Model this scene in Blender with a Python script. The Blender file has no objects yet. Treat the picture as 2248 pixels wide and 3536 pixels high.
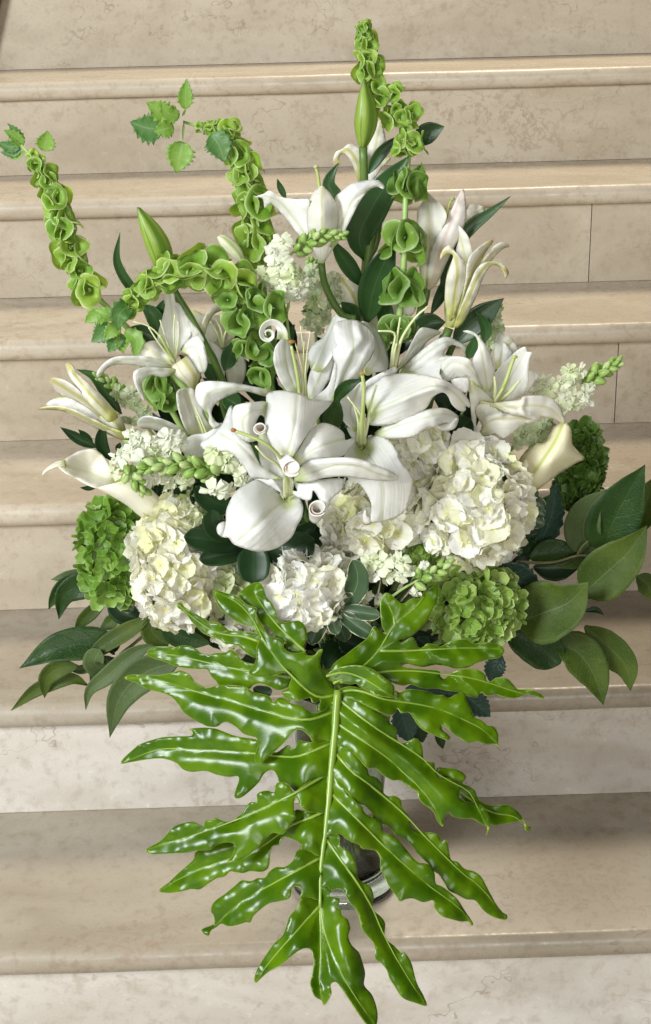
import bpy, math, random
import numpy as np
from mathutils import Vector, Matrix
from mathutils.geometry import delaunay_2d_cdt

random.seed(7); np.random.seed(7)
scene = bpy.context.scene
col = scene.collection

# ------------------------------------------------------------------ camera
IW, IH, FPX = 2248.0, 3536.0, 4844.0
PITCH, ROLL, YAW = 0.3843, -0.0253, 0.0127
CAM = np.array([0.0, -1.5085, 1.0069])
FW = np.array([math.sin(YAW)*math.cos(PITCH), math.cos(YAW)*math.cos(PITCH), -math.sin(PITCH)])
_r = np.cross(FW, [0, 0, 1]); _r /= np.linalg.norm(_r); _u = np.cross(_r, FW)
RT = math.cos(ROLL)*_r + math.sin(ROLL)*_u
UP = -math.sin(ROLL)*_r + math.cos(ROLL)*_u
cd = bpy.data.cameras.new('camera'); cam = bpy.data.objects.new('camera', cd); col.objects.link(cam)
cd.sensor_fit = 'HORIZONTAL'; cd.sensor_width = 36.0; cd.lens = 36.0*FPX/IW
cd.clip_start = 0.02; cd.clip_end = 100
cam.matrix_world = Matrix(((RT[0], UP[0], -FW[0], CAM[0]), (RT[1], UP[1], -FW[1], CAM[1]),
                           (RT[2], UP[2], -FW[2], CAM[2]), (0, 0, 0, 1)))
scene.camera = cam
scene.render.resolution_x = 651; scene.render.resolution_y = 1024

# ------------------------------------------------------------------ world, lamps, exposure
world = bpy.data.worlds.new('World'); scene.world = world; world.use_nodes = True
bg = world.node_tree.nodes['Background']
bg.inputs[0].default_value = (1.0, 0.93, 0.84, 1); bg.inputs[1].default_value = 0.045

def area(name, loc, target, sx, sy, power, colr):
    l = bpy.data.lights.new(name, 'AREA'); l.shape = 'RECTANGLE'; l.size = sx; l.size_y = sy
    l.energy = power; l.color = colr
    o = bpy.data.objects.new(name, l); col.objects.link(o); o.location = loc
    o.rotation_euler = (Vector(target)-Vector(loc)).to_track_quat('-Z', 'Y').to_euler()
    return o
area('window_light', (-2.35, -2.6, 2.15), (0.0, -0.1, 0.5), 1.15, 1.3, 146, (0.94, 0.975, 1.0))
area('lobby_light', (0.25, -3.9, 1.5), (0.1, 0.3, 0.5), 2.0, 1.2, 46, (1.0, 0.965, 0.91))
area('ceiling_light', (0.6, 2.0, 3.5), (0.3, 1.3, 0.9), 1.4, 0.9, 78, (1.0, 0.88, 0.70))
vs = scene.view_settings
vs.view_transform = 'Standard'; vs.look = 'None'; vs.exposure = 0.42; vs.gamma = 1.0; vs.use_curve_mapping = False
scene.render.engine = 'CYCLES'
scene.cycles.max_bounces = 6; scene.cycles.transmission_bounces = 6; scene.cycles.transparent_max_bounces = 8

# ------------------------------------------------------------------ pixel helpers (photo pixel + depth -> point)
VASE = np.array([0.0275, -0.158, 0.0])
CR = {'s': (0, 0, 1.0), 'a': (400, 1990, .5), 'b': (1120, 1990, .5), 'c': (400, 2660, .5), 'd': (1100, 2660, .5),
      'e': (640, 1260, .5), 'f': (1000, 1060, .5), 'g': (1450, 1060, .5), 'h': (100, 900, .5), 'i': (100, 1450, .5),
      'j': (800, 540, .5), 'k': (1150, 0, .5), 'l': (0, 1900, .5), 'm': (1482, 1560, .5), 'n': (800, 1750, .5),
      'p': (400, 2000, .98), 'q': (1000, 0, .815), 'z': (100, 600, .653), 'y': (0, 0, .734), 'x': (1848, 1700, .7625),
      'w': (800, 900, .849), 'v': (1347, 587, .3155)}
def S(c, pts):
    ox, oy, k = CR[c]
    return [(ox+p[0]*k, oy+p[1]*k)+tuple(p[2:]) for p in pts]
def ray(x, y):
    return FW + RT*((x-IW/2)/FPX) + UP*((IH/2-y)/FPX)
def P3(x, y, d):
    """point seen at photo pixel (x, y), d centimetres in front of the vase axis"""
    r = ray(x, y); Y = VASE[1]-d*0.01
    return CAM + r*((Y-CAM[1])/r[1])
def mpp(p):
    return float(np.dot(np.asarray(p)-CAM, FW))/FPX

# ------------------------------------------------------------------ object helpers
def thing(name, label, cat, loc, group=None):
    o = bpy.data.objects.new(name, None); col.objects.link(o); o.location = Vector(loc); o.empty_display_size = .02
    o['label'] = label; o['category'] = cat
    if group: o['group'] = group
    return o
def link(name, me, mat, parent=None, M=None):
    o = bpy.data.objects.new(name, me); col.objects.link(o)
    if mat is not None and len(me.materials) == 0: me.materials.append(mat)
    W_ = Matrix.Identity(4)
    if parent is not None:
        o.parent = parent; q = parent
        while q is not None:
            W_ = q.matrix_basis @ W_; q = q.parent
    o.matrix_basis = W_.inverted() @ (M if M is not None else Matrix.Identity(4))
    return o
def mesh(name, verts, faces, pc=None, smooth=True):
    me = bpy.data.meshes.new(name)
    me.from_pydata([tuple(map(float, v)) for v in verts], [], [tuple(int(i) for i in f) for f in faces]); me.update()
    if smooth: me.polygons.foreach_set('use_smooth', [True]*len(me.polygons))
    if pc is not None:
        a = me.attributes.new('pc', 'FLOAT_VECTOR', 'POINT')
        a.data.foreach_set('vector', np.asarray(pc, dtype=np.float32).ravel())
    return me
def solid(o, t=0.0006):
    m = o.modifiers.new('thickness', 'SOLIDIFY'); m.thickness = t; m.offset = 0
    return o
def crom(pts, n, closed=False):
    """Catmull-Rom through points, n samples, roughly even in arc length"""
    P = np.asarray(pts, float)
    if len(P) == 2 and not closed:
        t = np.linspace(0, 1, n)[:, None]; return P[0]*(1-t)+P[1]*t
    if closed: Q = np.vstack([P[-1], P, P[0], P[1]])
    else: Q = np.vstack([2*P[0]-P[1], P, 2*P[-1]-P[-2]])
    out = []; segs = len(Q)-3
    for i in range(segs):
        p0, p1, p2, p3 = Q[i:i+4]; t = np.linspace(0, 1, 12, endpoint=False)[:, None]
        out.append(.5*((2*p1)+(p2-p0)*t+(2*p0-5*p1+4*p2-p3)*t*t+(3*p1-p0-3*p2+p3)*t**3))
    out.append(P[:1] if closed else P[-1:])
    F = np.vstack(out); k = min(3, F.shape[1])
    L = np.r_[0, np.cumsum(np.linalg.norm(np.diff(F[:, :k], axis=0), axis=1))]
    if closed: s = np.linspace(0, L[-1], n, endpoint=False)
    else: s = np.linspace(0, L[-1], n)
    return np.stack([np.interp(s, L, F[:, j]) for j in range(F.shape[1])], 1)

# ------------------------------------------------------------------ surfaces
PROF = {
 'petal': ([0, .12, .3, .5, .68, .82, .93, 1], [.32, .55, .85, 1, .93, .68, .36, .02]),
 'leaf':  ([0, .1, .25, .45, .65, .82, .93, 1], [.06, .5, .86, 1, .86, .5, .2, .01]),
 'round': ([0, .1, .25, .5, .75, .9, .97, 1], [.1, .6, .9, 1, .92, .66, .35, .05]),
 'ovate': ([0, .08, .2, .38, .6, .8, .92, 1], [.1, .62, .92, 1, .82, .45, .17, .01]),
 'lance': ([0, .15, .4, .6, .8, 1], [.25, .7, 1, .8, .42, .01]),
 'tail':  ([0, .3, .6, .85, 1], [1, .75, .5, .3, .05]),
 'strap': ([0, .1, .5, .9, 1], [.8, .95, 1, .85, .5]),
}
def ribbon(parent, name, mat, c, pts, w, prof='leaf', roll=0, cup=0.2, fold=0.0, n=22, m=8, ruf=0.0, rfreq=5, thick=0.00022, serr=0.0, label=None):
    """leaf or petal swept along pts [(x, y, depth)]; w = greatest half width in crop pixels"""
    sp = S(c, pts); w = w*CR[c][2]
    sp = [(p+(0,))[:3] if len(p) < 3 else p for p in sp]
    s = crom(sp, n)
    C = np.array([P3(*q) for q in s]); T = np.gradient(C, axis=0)
    px, py = PROF[prof]; al = np.linspace(0, 1, n)
    wid = np.interp(al, px, py)
    wid = np.convolve(np.r_[wid[0], wid, wid[-1]], [.25, .5, .25], 'valid'); wid[-1] = py[-1]
    rl = np.interp(al, np.linspace(0, 1, len(roll)), roll) if isinstance(roll, (list, tuple)) else np.full(n, roll)
    V = []; pc = []; ph = random.random()*6
    for i in range(n):
        t = T[i]/(np.linalg.norm(T[i])+1e-9); v = CAM-C[i]; v /= np.linalg.norm(v)
        sd = np.cross(t, v); sd /= (np.linalg.norm(sd)+1e-9); nn = np.cross(sd, t)
        a = math.radians(rl[i]); s2 = sd*math.cos(a)+nn*math.sin(a); n2 = nn*math.cos(a)-sd*math.sin(a)
        hw = w*wid[i]*mpp(C[i])
        for j in range(m+1):
            v_ = -1+2*j/m
            h = cup*hw*(v_*v_)-fold*hw*(1-abs(v_))
            if ruf: h += ruf*w*mpp(C[i])*abs(v_)**2.2*math.sin(al[i]*rfreq*6.28+ph+(1.7 if v_ > 0 else 0))
            k = 1+(serr*((i % 2)*2-1) if abs(v_) > .99 else 0)
            V.append(C[i]+s2*hw*v_*k+n2*h); pc.append((al[i], v_, (1-abs(v_))*w*wid[i]/20))
    F = [(i*(m+1)+j, i*(m+1)+j+1, (i+1)*(m+1)+j+1, (i+1)*(m+1)+j) for i in range(n-1) for j in range(m)]
    o = link(name, mesh(name, V, F, pc), mat, parent); solid(o, thick)
    if label: o['label'] = label
    return o

def tps(ctrl):
    K = np.array(ctrl, float)
    if len(K) == 1: return lambda q: np.full(len(q), K[0, 2])
    if len(K) == 2:
        dv = K[1, :2]-K[0, :2]; L2 = dv@dv
        return lambda q: K[0, 2]+(K[1, 2]-K[0, 2])*np.clip(((q-K[0, :2])@dv)/L2, -.3, 1.3)
    sc = 100.0; X = K[:, :2]/sc
    def U(r2): return r2*np.log(r2+1e-9)
    n = len(K); A = np.zeros((n+3, n+3))
    A[:n, :n] = U(((X[:, None]-X[None])**2).sum(2))+np.eye(n)*.02
    A[:n, n] = 1; A[:n, n+1:] = X; A[n, :n] = 1; A[n+1:, :n] = X.T
    co = np.linalg.lstsq(A, np.r_[K[:, 2], 0, 0, 0], rcond=1e-6)[0]
    def f(q):
        q = q/sc
        return U(((q[:, None]-X[None])**2).sum(2))@co[:n]+co[n]+q@co[n+1:]
    return f
def segdist(Q, A, B):
    """distance of points Q to segments A-B -> (min distance, index, t, sign)"""
    d = B-A; L = (d**2).sum(1)+1e-9
    w = Q[:, None]-A[None]; t = np.clip((w*d[None]).sum(2)/L, 0, 1)
    r = w-t[..., None]*d[None]; D = np.sqrt((r**2).sum(2)); k = D.argmin(1); ix = np.arange(len(Q))
    sg = np.sign(d[k, 0]*w[ix, k, 1]-d[k, 1]*w[ix, k, 0])
    return D[ix, k], k, t[ix, k], sg
def inside(Q, poly):
    x, y = Q[:, 0], Q[:, 1]; r = np.zeros(len(Q), bool); j = len(poly)-1
    for i in range(len(poly)):
        xi, yi = poly[i]; xj, yj = poly[j]
        if yi != yj:
            r ^= ((yi > y) != (yj > y)) & (x < (xj-xi)*(y-yi)/(yj-yi)+xi)
        j = i
    return r
def patch(parent, name, mat, c, outline, D, veins=None, bulge=0.0, bw=60, groove=0.0, gw=18, ruf=0.0, rlen=60, ridge=None, step=8,
          thick=0.0006, extra=None, sub=1.0, depthfn=None):
    """sheet with a traced outline; D = [(x, y, depth cm)] control depths; bulge lifts the middle, groove sinks veins, ruf ruffles the rim"""
    out = np.array([p[:2] for p in S(c, outline)], float)
    per = np.linalg.norm(np.diff(np.vstack([out, out[:1]]), axis=0), axis=1).sum()
    ring = crom(out, max(24, int(per/(step*.75))), closed=True)
    A = ring; B = np.roll(ring, -1, 0)
    x0, y0 = ring.min(0); x1, y1 = ring.max(0)
    gx, gy = np.meshgrid(np.arange(x0, x1, step), np.arange(y0, y1, step*.87)); gx[1::2] += step*.5
    q = np.stack([gx.ravel(), gy.ravel()], 1); q = q[inside(q, ring)]
    if len(q):
        dd = segdist(q, A, B)[0]; q = q[dd > step*.5]
    vl = [np.array([p[:2] for p in S(c, v)], float) for v in (veins or [])]
    allp = np.vstack([ring, q]); nr = len(ring)
    res = delaunay_2d_cdt([Vector(p) for p in allp], [(i, (i+1) % nr) for i in range(nr)], [], 1, 1e-4)
    Q = np.array([tuple(v) for v in res[0]]); F = [f for f in res[2]]
    ed, ek, et, _ = segdist(Q, A, B)
    ctrl = S(c, D) if D else None
    dep = depthfn(Q) if depthfn else tps(ctrl)(Q)
    e = np.clip(ed/bw, 0, 1); dep = dep+bulge*(1-(1-e)**2)
    along = np.zeros(len(Q)); acr = np.full(len(Q), 9.0)
    if vl:
        best = np.full(len(Q), 1e9)
        for v in vl:
            v = crom(v, 24); vd, vk, vt, sg = segdist(Q, v[:-1], v[1:])
            up = vd < best; best = np.where(up, vd, best)
            along = np.where(up, (vk+vt)/23.0, along); acr = np.where(up, sg*vd/30.0, acr)
        if groove: dep = dep-groove*np.exp(-(best/gw)**2)
    else:
        along = (Q[:, 1]-y0)/(y1-y0+1e-6); acr = (Q[:, 0]-x0)/(x1-x0+1e-6)*3
    if ridge:
        for rp, amp, wd in ridge:
            v = np.array([p[:2] for p in S(c, rp)], float); vd = segdist(Q, v[:-1], v[1:])[0]
            dep = dep+amp*np.exp(-(vd/(wd*CR[c][2]))**2)
    if ruf:
        arc = np.r_[0, np.cumsum(np.linalg.norm(B-A, axis=1))]; sp = arc[ek]+et*np.linalg.norm(B-A, axis=1)[ek]; ph = random.random()*6
        wv = np.sin(sp/rlen*6.283+ph)+.6*np.sin(sp/rlen*6.283*1.73+2*ph)
        dep = dep+ruf*wv*np.exp(-ed/(rlen*.36))
    if extra: dep = dep+extra(Q)
    V = np.array([P3(x, y, d) for (x, y), d in zip(Q, dep)])
    FF = []
    for f in F:
        a, b, c_ = V[f[0]], V[f[1]], V[f[2]]
        nn = np.cross(b-a, c_-a)
        FF.append(f if nn@(CAM-a) > 0 else f[::-1])
    o = link(name, mesh(name, V, FF, np.stack([along, acr, ed/20.0], 1)), mat, parent); solid(o, thick)
    return o, tps(ctrl) if ctrl else None

def loft(parent, name, mat, c, secs, n=26, m=18, caps=True, wob=0.0):
    """closed tube whose silhouette edges are given: (xl, yl, xr, yr, depth, thickness ratio)"""
    k = CR[c]; T = np.array([(k[0]+a*k[2], k[1]+b*k[2], k[0]+x*k[2], k[1]+y*k[2], d, r) for a, b, x, y, d, r in secs], float)
    s = crom(T, n); V = []; pc = []
    for i, (xl, yl, xr, yr, d, r) in enumerate(s):
        L = P3(xl, yl, d); R = P3(xr, yr, d); C = (L+R)/2; a = (R-L)/2
        v = CAM-C; v -= a*(v@a)/(a@a+1e-12); v /= np.linalg.norm(v); b = v*np.linalg.norm(a)*r
        for j in range(m):
            t = j/m*2*math.pi; q = 1+wob*math.cos(3*t)
            V.append(C+(a*math.cos(t)+b*math.sin(t))*q); pc.append((i/(n-1), ((j*6/m) % 2)-1, .5))
    F = [(i*m+j, i*m+(j+1) % m, (i+1)*m+(j+1) % m, (i+1)*m+j) for i in range(n-1) for j in range(m)]
    if caps: F += [tuple(range(m))[::-1], tuple((n-1)*m+j for j in range(m))]
    return link(name, mesh(name, V, F, pc), mat, parent)

def tubemesh(path, rad, m=8):
    Pn = np.asarray(path, float); n = len(Pn); T = np.gradient(Pn, axis=0)
    rad = np.interp(np.linspace(0, 1, n), np.linspace(0, 1, len(rad)), rad) if hasattr(rad, '__len__') else np.full(n, rad)
    ref = np.array([0.3, 0.9, 0.2]); V = []; pc = []
    for i in range(n):
        t = T[i]/(np.linalg.norm(T[i])+1e-9); a = np.cross(t, ref); a /= np.linalg.norm(a)+1e-9; b = np.cross(t, a)
        for j in range(m):
            th = j/m*6.28318; V.append(Pn[i]+rad[i]*(a*math.cos(th)+b*math.sin(th))); pc.append((i/(n-1), 3, .5))
    F = [(i*m+j, i*m+(j+1) % m, (i+1)*m+(j+1) % m, (i+1)*m+j) for i in range(n-1) for j in range(m)]
    F += [tuple(range(m))[::-1], tuple((n-1)*m+j for j in range(m))]
    return V, F, pc
def tube(parent, name, mat, c, pts, r, n=16, m=8):
    """round stem through photo points; r in metres (one value or a list along it)"""
    s = crom(S(c, pts), n); V, F, pc = tubemesh([P3(*q) for q in s], r, m)
    return link(name, mesh(name, V, F, pc), mat, parent)
STEMN = [0]
def stem_to_vase(parent, mat, c, pts, r=0.0028, name='stem', deep=None):
    """visible stem points (photo) then on, hidden, down through the vase mouth into the water"""
    w = [P3(*q) for q in S(c, pts)]
    STEMN[0] += 1; th = STEMN[0]*2.399; rr = 0.036*math.sqrt(((STEMN[0]*0.618) % 1))
    mouth = np.array([VASE[0]+rr*math.cos(th), VASE[1]+rr*math.sin(th), 0.262])
    bot = np.array([VASE[0]-.62*rr*math.cos(th), VASE[1]-.62*rr*math.sin(th), 0.030+.05*((STEMN[0]*.37) % 1)])
    last = w[-1]
    if last[2] > 0.30:
        mid = last*.45+mouth*.55; mid[2] = mouth[2]+(last[2]-mouth[2])*.40
        tail = [mid, mouth, mouth*.5+bot*.5, bot]
    else:
        k = np.array([mouth[0]*.45+last[0]*.55, mouth[1]*.45+last[1]*.55, max(.315, last[2]+.05)])
        tail = [k, mouth+np.array([0, 0, .012]), mouth*.5+bot*.5, bot]
    s = crom(w+tail, 72); V, F, pc = tubemesh(s, r, 8)
    return link(name, mesh(name, V, F, pc), mat, parent)

# ------------------------------------------------------------------ materials
def newmat(name):
    m = bpy.data.materials.new(name); m.use_nodes = True; nt = m.node_tree; nt.nodes.clear()
    return m, nt
class G:
    """tiny node-graph helper"""
    def __init__(s, nt): s.nt = nt
    def n(s, t, ins=None, **kw):
        d = s.nt.nodes.new('ShaderNode'+t)
        for k, v in kw.items(): setattr(d, k, v)
        for k, v in (ins or {}).items():
            if hasattr(v, 'is_output') or isinstance(v, bpy.types.NodeSocket): s.nt.links.new(v, d.inputs[k])
            else: d.inputs[k].default_value = v
        return d
    def math(s, op, a, b=0.0, c=0.0, clamp=False):
        return s.n('Math', {0: a, 1: b, 2: c}, operation=op, use_clamp=clamp).outputs[0]
    def step(s, v, a, b, lo=0.0, hi=1.0):
        return s.n('MapRange', {0: v, 1: a, 2: b, 3: lo, 4: hi}, interpolation_type='SMOOTHSTEP').outputs[0]
    def mix(s, f, a, b):
        d = s.n('Mix', data_type='RGBA')
        for k, v in ((0, f), (6, a), (7, b)):
            if isinstance(v, bpy.types.NodeSocket): s.nt.links.new(v, d.inputs[k])
            else: d.inputs[k].default_value = v if k == 0 else (tuple(v)+(1,))[:4]
        return d.outputs[2]
    def noise(s, vec, scale, detail=3, rough=.55, dist=0.0):
        return s.n('TexNoise', {'Vector': vec, 'Scale': scale, 'Detail': detail, 'Roughness': rough, 'Distortion': dist}).outputs[0]
def plant(name, c1, c2=None, base=None, bext=(.0, .3), tip=None, text=(.75, 1.0), vein=None, vw=.06, vamt=.8, edge=None, ew=.25, eamt=.8, back=None,
          rough=.45, transl=.25, tcol=None, side=0, sidew=.12, sideamt=.35, nscale=35, bump=.15, stria=0, spec=.5, vary=None, coat=0.0, net=0, blotch=None, bwid=60.0):
    """petal / leaf material driven by the 'pc' attribute: (along, across, rim distance)"""
    m, nt = newmat(name); g = G(nt)
    at = g.n('Attribute', attribute_name='pc'); sx = g.n('SeparateXYZ', {0: at.outputs['Vector']})
    al, ac, ed = sx.outputs; aa = g.math('ABSOLUTE', ac)
    pos = g.n('NewGeometry').outputs['Position']; bf = g.n('NewGeometry').outputs['Backfacing']
    oi = g.n('ObjectInfo').outputs['Random']
    n1 = g.noise(pos, nscale, 4)
    cc = g.mix(g.step(n1, .35, .68), c1, c2 or c1)
    if vary: cc = g.mix(g.math('MULTIPLY', oi, 1.0), cc, g.mix(g.step(g.math('FRACT', g.math('MULTIPLY', oi, 7.31)), .45, .9), vary[0], vary[1]))
    hgt = n1
    if base: cc = g.mix(g.math('MULTIPLY', g.step(al, bext[0], bext[1], 1, 0), g.step(aa, .5, bwid, 1, 0)), cc, base)
    if tip: cc = g.mix(g.step(al, text[0], text[1]), cc, tip)
    if side:
        ph = g.math('SUBTRACT', g.math('MULTIPLY', al, side), g.math('MULTIPLY', aa, side*.22))
        ph = g.math('ADD', ph, g.math('MULTIPLY', n1, .35))
        ln = g.step(g.math('PINGPONG', ph, .5), 0.0, sidew, 1, 0)
        cc = g.mix(g.math('MULTIPLY', ln, sideamt), cc, vein or c1)
        hgt = g.math('SUBTRACT', hgt, g.math('MULTIPLY', ln, .8))
    if net:
        vo = g.n('TexVoronoi', {'Vector': pos, 'Scale': net}, feature='DISTANCE_TO_EDGE').outputs['Distance']
        ln = g.step(vo, 0.0, .07, 1, 0); cc = g.mix(g.math('MULTIPLY', ln, .28), cc, vein or c1)
        hgt = g.math('SUBTRACT', hgt, g.math('MULTIPLY', ln, .5))
    if vein: cc = g.mix(g.math('MULTIPLY', g.step(aa, vw*.3, vw, 1, 0), vamt), cc, vein)
    if blotch:
        nb = g.noise(pos, blotch[1], 3, .6); f = g.math('ADD', g.step(ed, blotch[2], blotch[3], 1, 0), g.math('MULTIPLY', g.math('SUBTRACT', nb, .5), 1.6))
        cc = g.mix(g.step(f, .42, .6), cc, blotch[0])
    if edge: cc = g.mix(g.math('MULTIPLY', g.step(ed, ew*.35, ew, 1, 0), eamt), cc, edge)
    if stria:
        st = g.noise(g.n('CombineXYZ', {0: g.math('MULTIPLY', al, 1.6), 1: g.math('MULTIPLY', ac, stria), 2: oi}).outputs[0], 1.0, 3)
        hgt = g.math('ADD', g.math('MULTIPLY', hgt, .4), g.math('MULTIPLY', st, 1.3))
        cc = g.mix(g.math('MULTIPLY', g.step(st, .42, .66), .09), cc, (c1[0]*.72, c1[1]*.74, c1[2]*.66))
    if back: cc = g.mix(bf, cc, back)
    bp = g.n('Bump', {'Strength': bump, 'Distance': .002, 'Height': hgt}).outputs[0]
    p = g.n('BsdfPrincipled', {'Base Color': cc, 'Roughness': rough, 'Specular IOR Level': spec, 'Coat Weight': coat, 'Coat Roughness': .12, 'Normal': bp})
    sh = p.outputs[0]
    if transl:
        tc = g.mix(.5, cc, tcol) if tcol else cc
        t = g.n('BsdfTranslucent', {'Color': tc, 'Normal': bp})
        sh = g.n('MixShader', {0: transl, 1: sh, 2: t.outputs[0]}).outputs[0]
    g.n('OutputMaterial', {0: sh}); return m

M = {}
WH = (.90, .905, .885)
M['lily'] = plant('lily_petal', WH, (.88, .885, .855), bwid=1.6, base=(.62, .70, .30), bext=(0, .16), vein=(.70, .75, .54), vw=.18, vamt=.7, rough=.46, transl=.42, stria=3.5, bump=.30, nscale=30)
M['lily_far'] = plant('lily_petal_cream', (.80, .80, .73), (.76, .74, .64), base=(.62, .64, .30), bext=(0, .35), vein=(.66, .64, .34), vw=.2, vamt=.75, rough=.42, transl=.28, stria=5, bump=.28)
M['lily_open'] = plant('lily_petal_yellow_rib', (.84, .83, .74), (.80, .78, .64), base=(.56, .60, .16), bext=(0, .42), vein=(.60, .58, .18), vw=.3, vamt=.85, tip=(.74, .68, .42), text=(.9, 1.0), rough=.4, transl=.25, stria=5, bump=.28)
M['lily_pink'] = plant('lily_petal_pink_rib', (.80, .78, .73), (.76, .73, .67), base=(.60, .62, .36), bext=(0, .25), vein=(.66, .52, .46), vw=.45, vamt=.6, rough=.42, transl=.25, stria=5)
M['lily_curl'] = plant('lily_petal_rolled_tip', (.80, .79, .74), (.78, .75, .69), rough=.42, transl=.25, tip=(.62, .47, .38), text=(.72, 1.0), stria=4)
M['calla_cream'] = plant('calla_spathe_cream', (.88, .86, .74), (.87, .84, .69), base=(.44, .50, .07), bext=(0, .22), vein=(.72, .72, .42), vw=.3, vamt=.45, rough=.4, transl=.25, stria=4, bump=.15)
M['calla_yellow'] = plant('calla_spathe_pale_yellow', (.90, .87, .64), (.88, .85, .58), base=(.46, .54, .08), bext=(0, .3), vein=(.54, .60, .14), vw=.28, vamt=.8, rough=.38, transl=.25, stria=4, bump=.15)
M['pistil'] = plant('pistil_green', (.50, .58, .22), (.44, .54, .16), base=(.62, .68, .36), rough=.4, transl=.1)
M['filament'] = plant('filament_pale', (.72, .75, .45), (.66, .72, .38), rough=.4, transl=.15)
M['stigma'] = plant('stigma_olive', (.26, .22, .06), (.34, .20, .06), rough=.7, transl=0)
M['anther'] = plant('anther_rust', (.36, .15, .035), (.26, .16, .04), rough=.8, transl=0)
M['stem'] = plant('stem_green', (.085, .16, .03), (.11, .19, .04), rough=.42, transl=0)
M['stem_pale'] = plant('stem_pale_green', (.25, .38, .10), (.30, .44, .14), rough=.45, transl=0)
M['bud'] = plant('lily_bud_green', (.20, .31, .035), (.25, .36, .055), vein=(.075, .155, .012), vw=.5, vamt=.85, tip=(.11, .17, .03), text=(.8, 1), rough=.36, transl=.05, stria=4)
M['bud_white'] = plant('lily_bud_opening', (.70, .72, .52), (.62, .66, .40), vein=(.32, .40, .10), vw=.4, vamt=.7, rough=.4, transl=.1)
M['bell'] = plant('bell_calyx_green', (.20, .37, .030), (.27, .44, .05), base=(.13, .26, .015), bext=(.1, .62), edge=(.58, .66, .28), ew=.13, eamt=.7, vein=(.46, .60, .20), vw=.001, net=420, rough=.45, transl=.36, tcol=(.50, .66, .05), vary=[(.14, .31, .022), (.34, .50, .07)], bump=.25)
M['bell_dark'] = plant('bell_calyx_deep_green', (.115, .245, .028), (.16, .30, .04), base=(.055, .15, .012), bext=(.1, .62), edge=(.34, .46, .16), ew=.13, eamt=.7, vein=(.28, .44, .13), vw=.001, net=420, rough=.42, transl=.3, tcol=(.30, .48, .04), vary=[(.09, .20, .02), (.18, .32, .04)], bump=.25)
M['bell_leaf'] = plant('bell_leaf', (.17, .33, .04), (.23, .40, .055), vein=(.30, .44, .14), vw=.07, side=6, rough=.45, transl=.28, tcol=(.36, .58, .06))
M['bell_leaf_dark'] = plant('bell_leaf_deep', (.06, .17, .03), (.085, .20, .04), vein=(.16, .28, .08), vw=.07, side=6, rough=.45, transl=.2)
M['lily_leaf'] = plant('lily_leaf_dark', (.020, .062, .014), (.030, .085, .018), vein=(.055, .13, .03), vw=.05, rough=.30, transl=.12, stria=6, bump=.2, spec=.4)
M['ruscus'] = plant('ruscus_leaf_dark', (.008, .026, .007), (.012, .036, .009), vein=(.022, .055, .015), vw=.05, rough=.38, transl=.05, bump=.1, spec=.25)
M['salal'] = plant('branch_leaf_green', (.032, .062, .005), (.060, .094, .009), vein=(.13, .17, .05), vw=.03, vamt=.55, side=5, sidew=.05, sideamt=.14, rough=.5, transl=.12, tcol=(.14, .22, .02), back=(.06, .09, .018), net=330, spec=.25, nscale=28, bump=.3)
M['salal_pale'] = plant('branch_leaf_underside', (.058, .096, .026), (.075, .118, .034), vein=(.18, .22, .10), vw=.035, vamt=.6, side=5, sidew=.05, sideamt=.16, rough=.55, transl=.15, net=330, spec=.3)
M['salal_dark'] = plant('branch_leaf_dark', (.011, .038, .005), (.026, .062, .009), vein=(.05, .09, .02), vw=.03, vamt=.55, side=5, sidew=.05, sideamt=.14, rough=.42, transl=.1, net=330, spec=.25, nscale=28, bump=.3)
M['serrated'] = plant('serrated_leaf_bluegreen', (.012, .048, .030), (.018, .062, .034), vein=(.04, .10, .05), vw=.05, side=6, rough=.4, transl=.1, net=400, bump=.4)
M['varieg'] = plant('variegated_leaf', (.030, .068, .024), (.045, .090, .034), vein=(.14, .22, .09), vw=.05, rough=.42, transl=.12, blotch=((.66, .65, .42), 95, -.25, .34))
M['philo'] = plant('philodendron_blade', (.040, .108, .0005), (.098, .198, .001), vein=(.17, .29, .02), vw=.16, vamt=.5, edge=(.46, .54, .10), ew=.11, eamt=.5, rough=.25, transl=.18, tcol=(.26, .44, .004), nscale=34, bump=.06, side=26, sidew=.2, sideamt=.10, spec=.40, back=(.20, .32, .04))
M['philo_rib'] = plant('philodendron_midrib', (.21, .33, .04), (.26, .38, .06), rough=.3, transl=.08, coat=.1)
M['snap_bud'] = plant('snapdragon_bud', (.27, .42, .095), (.34, .49, .13), tip=(.58, .66, .30), text=(.7, 1), rough=.45, transl=.2, vary=[(.22, .38, .07), (.48, .60, .26)])
M['snap'] = plant('snapdragon_floret', (.78, .81, .64), (.74, .79, .56), base=(.52, .64, .28), bext=(0, .35), rough=.5, transl=.32, vary=[(.80, .82, .70), (.66, .74, .42)], bump=.3, nscale=80)
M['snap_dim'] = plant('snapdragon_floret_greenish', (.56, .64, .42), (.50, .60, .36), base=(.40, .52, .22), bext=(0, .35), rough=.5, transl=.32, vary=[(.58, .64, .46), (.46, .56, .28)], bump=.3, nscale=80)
M['hyd'] = plant('hydrangea_floret_white', (.92, .91, .80), (.91, .895, .72), base=(.82, .82, .40), bext=(.05, .48), rough=.5, transl=.40, vary=[(.94, .94, .92), (.82, .83, .46)], bump=.4, nscale=90, stria=3)
M['hyd_bright'] = plant('hydrangea_floret_pure_white', (.94, .94, .88), (.93, .92, .82), base=(.86, .85, .52), bext=(.05, .42), rough=.5, transl=.40, vary=[(.95, .95, .94), (.90, .89, .66)], bump=.4, nscale=90, stria=3)
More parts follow.
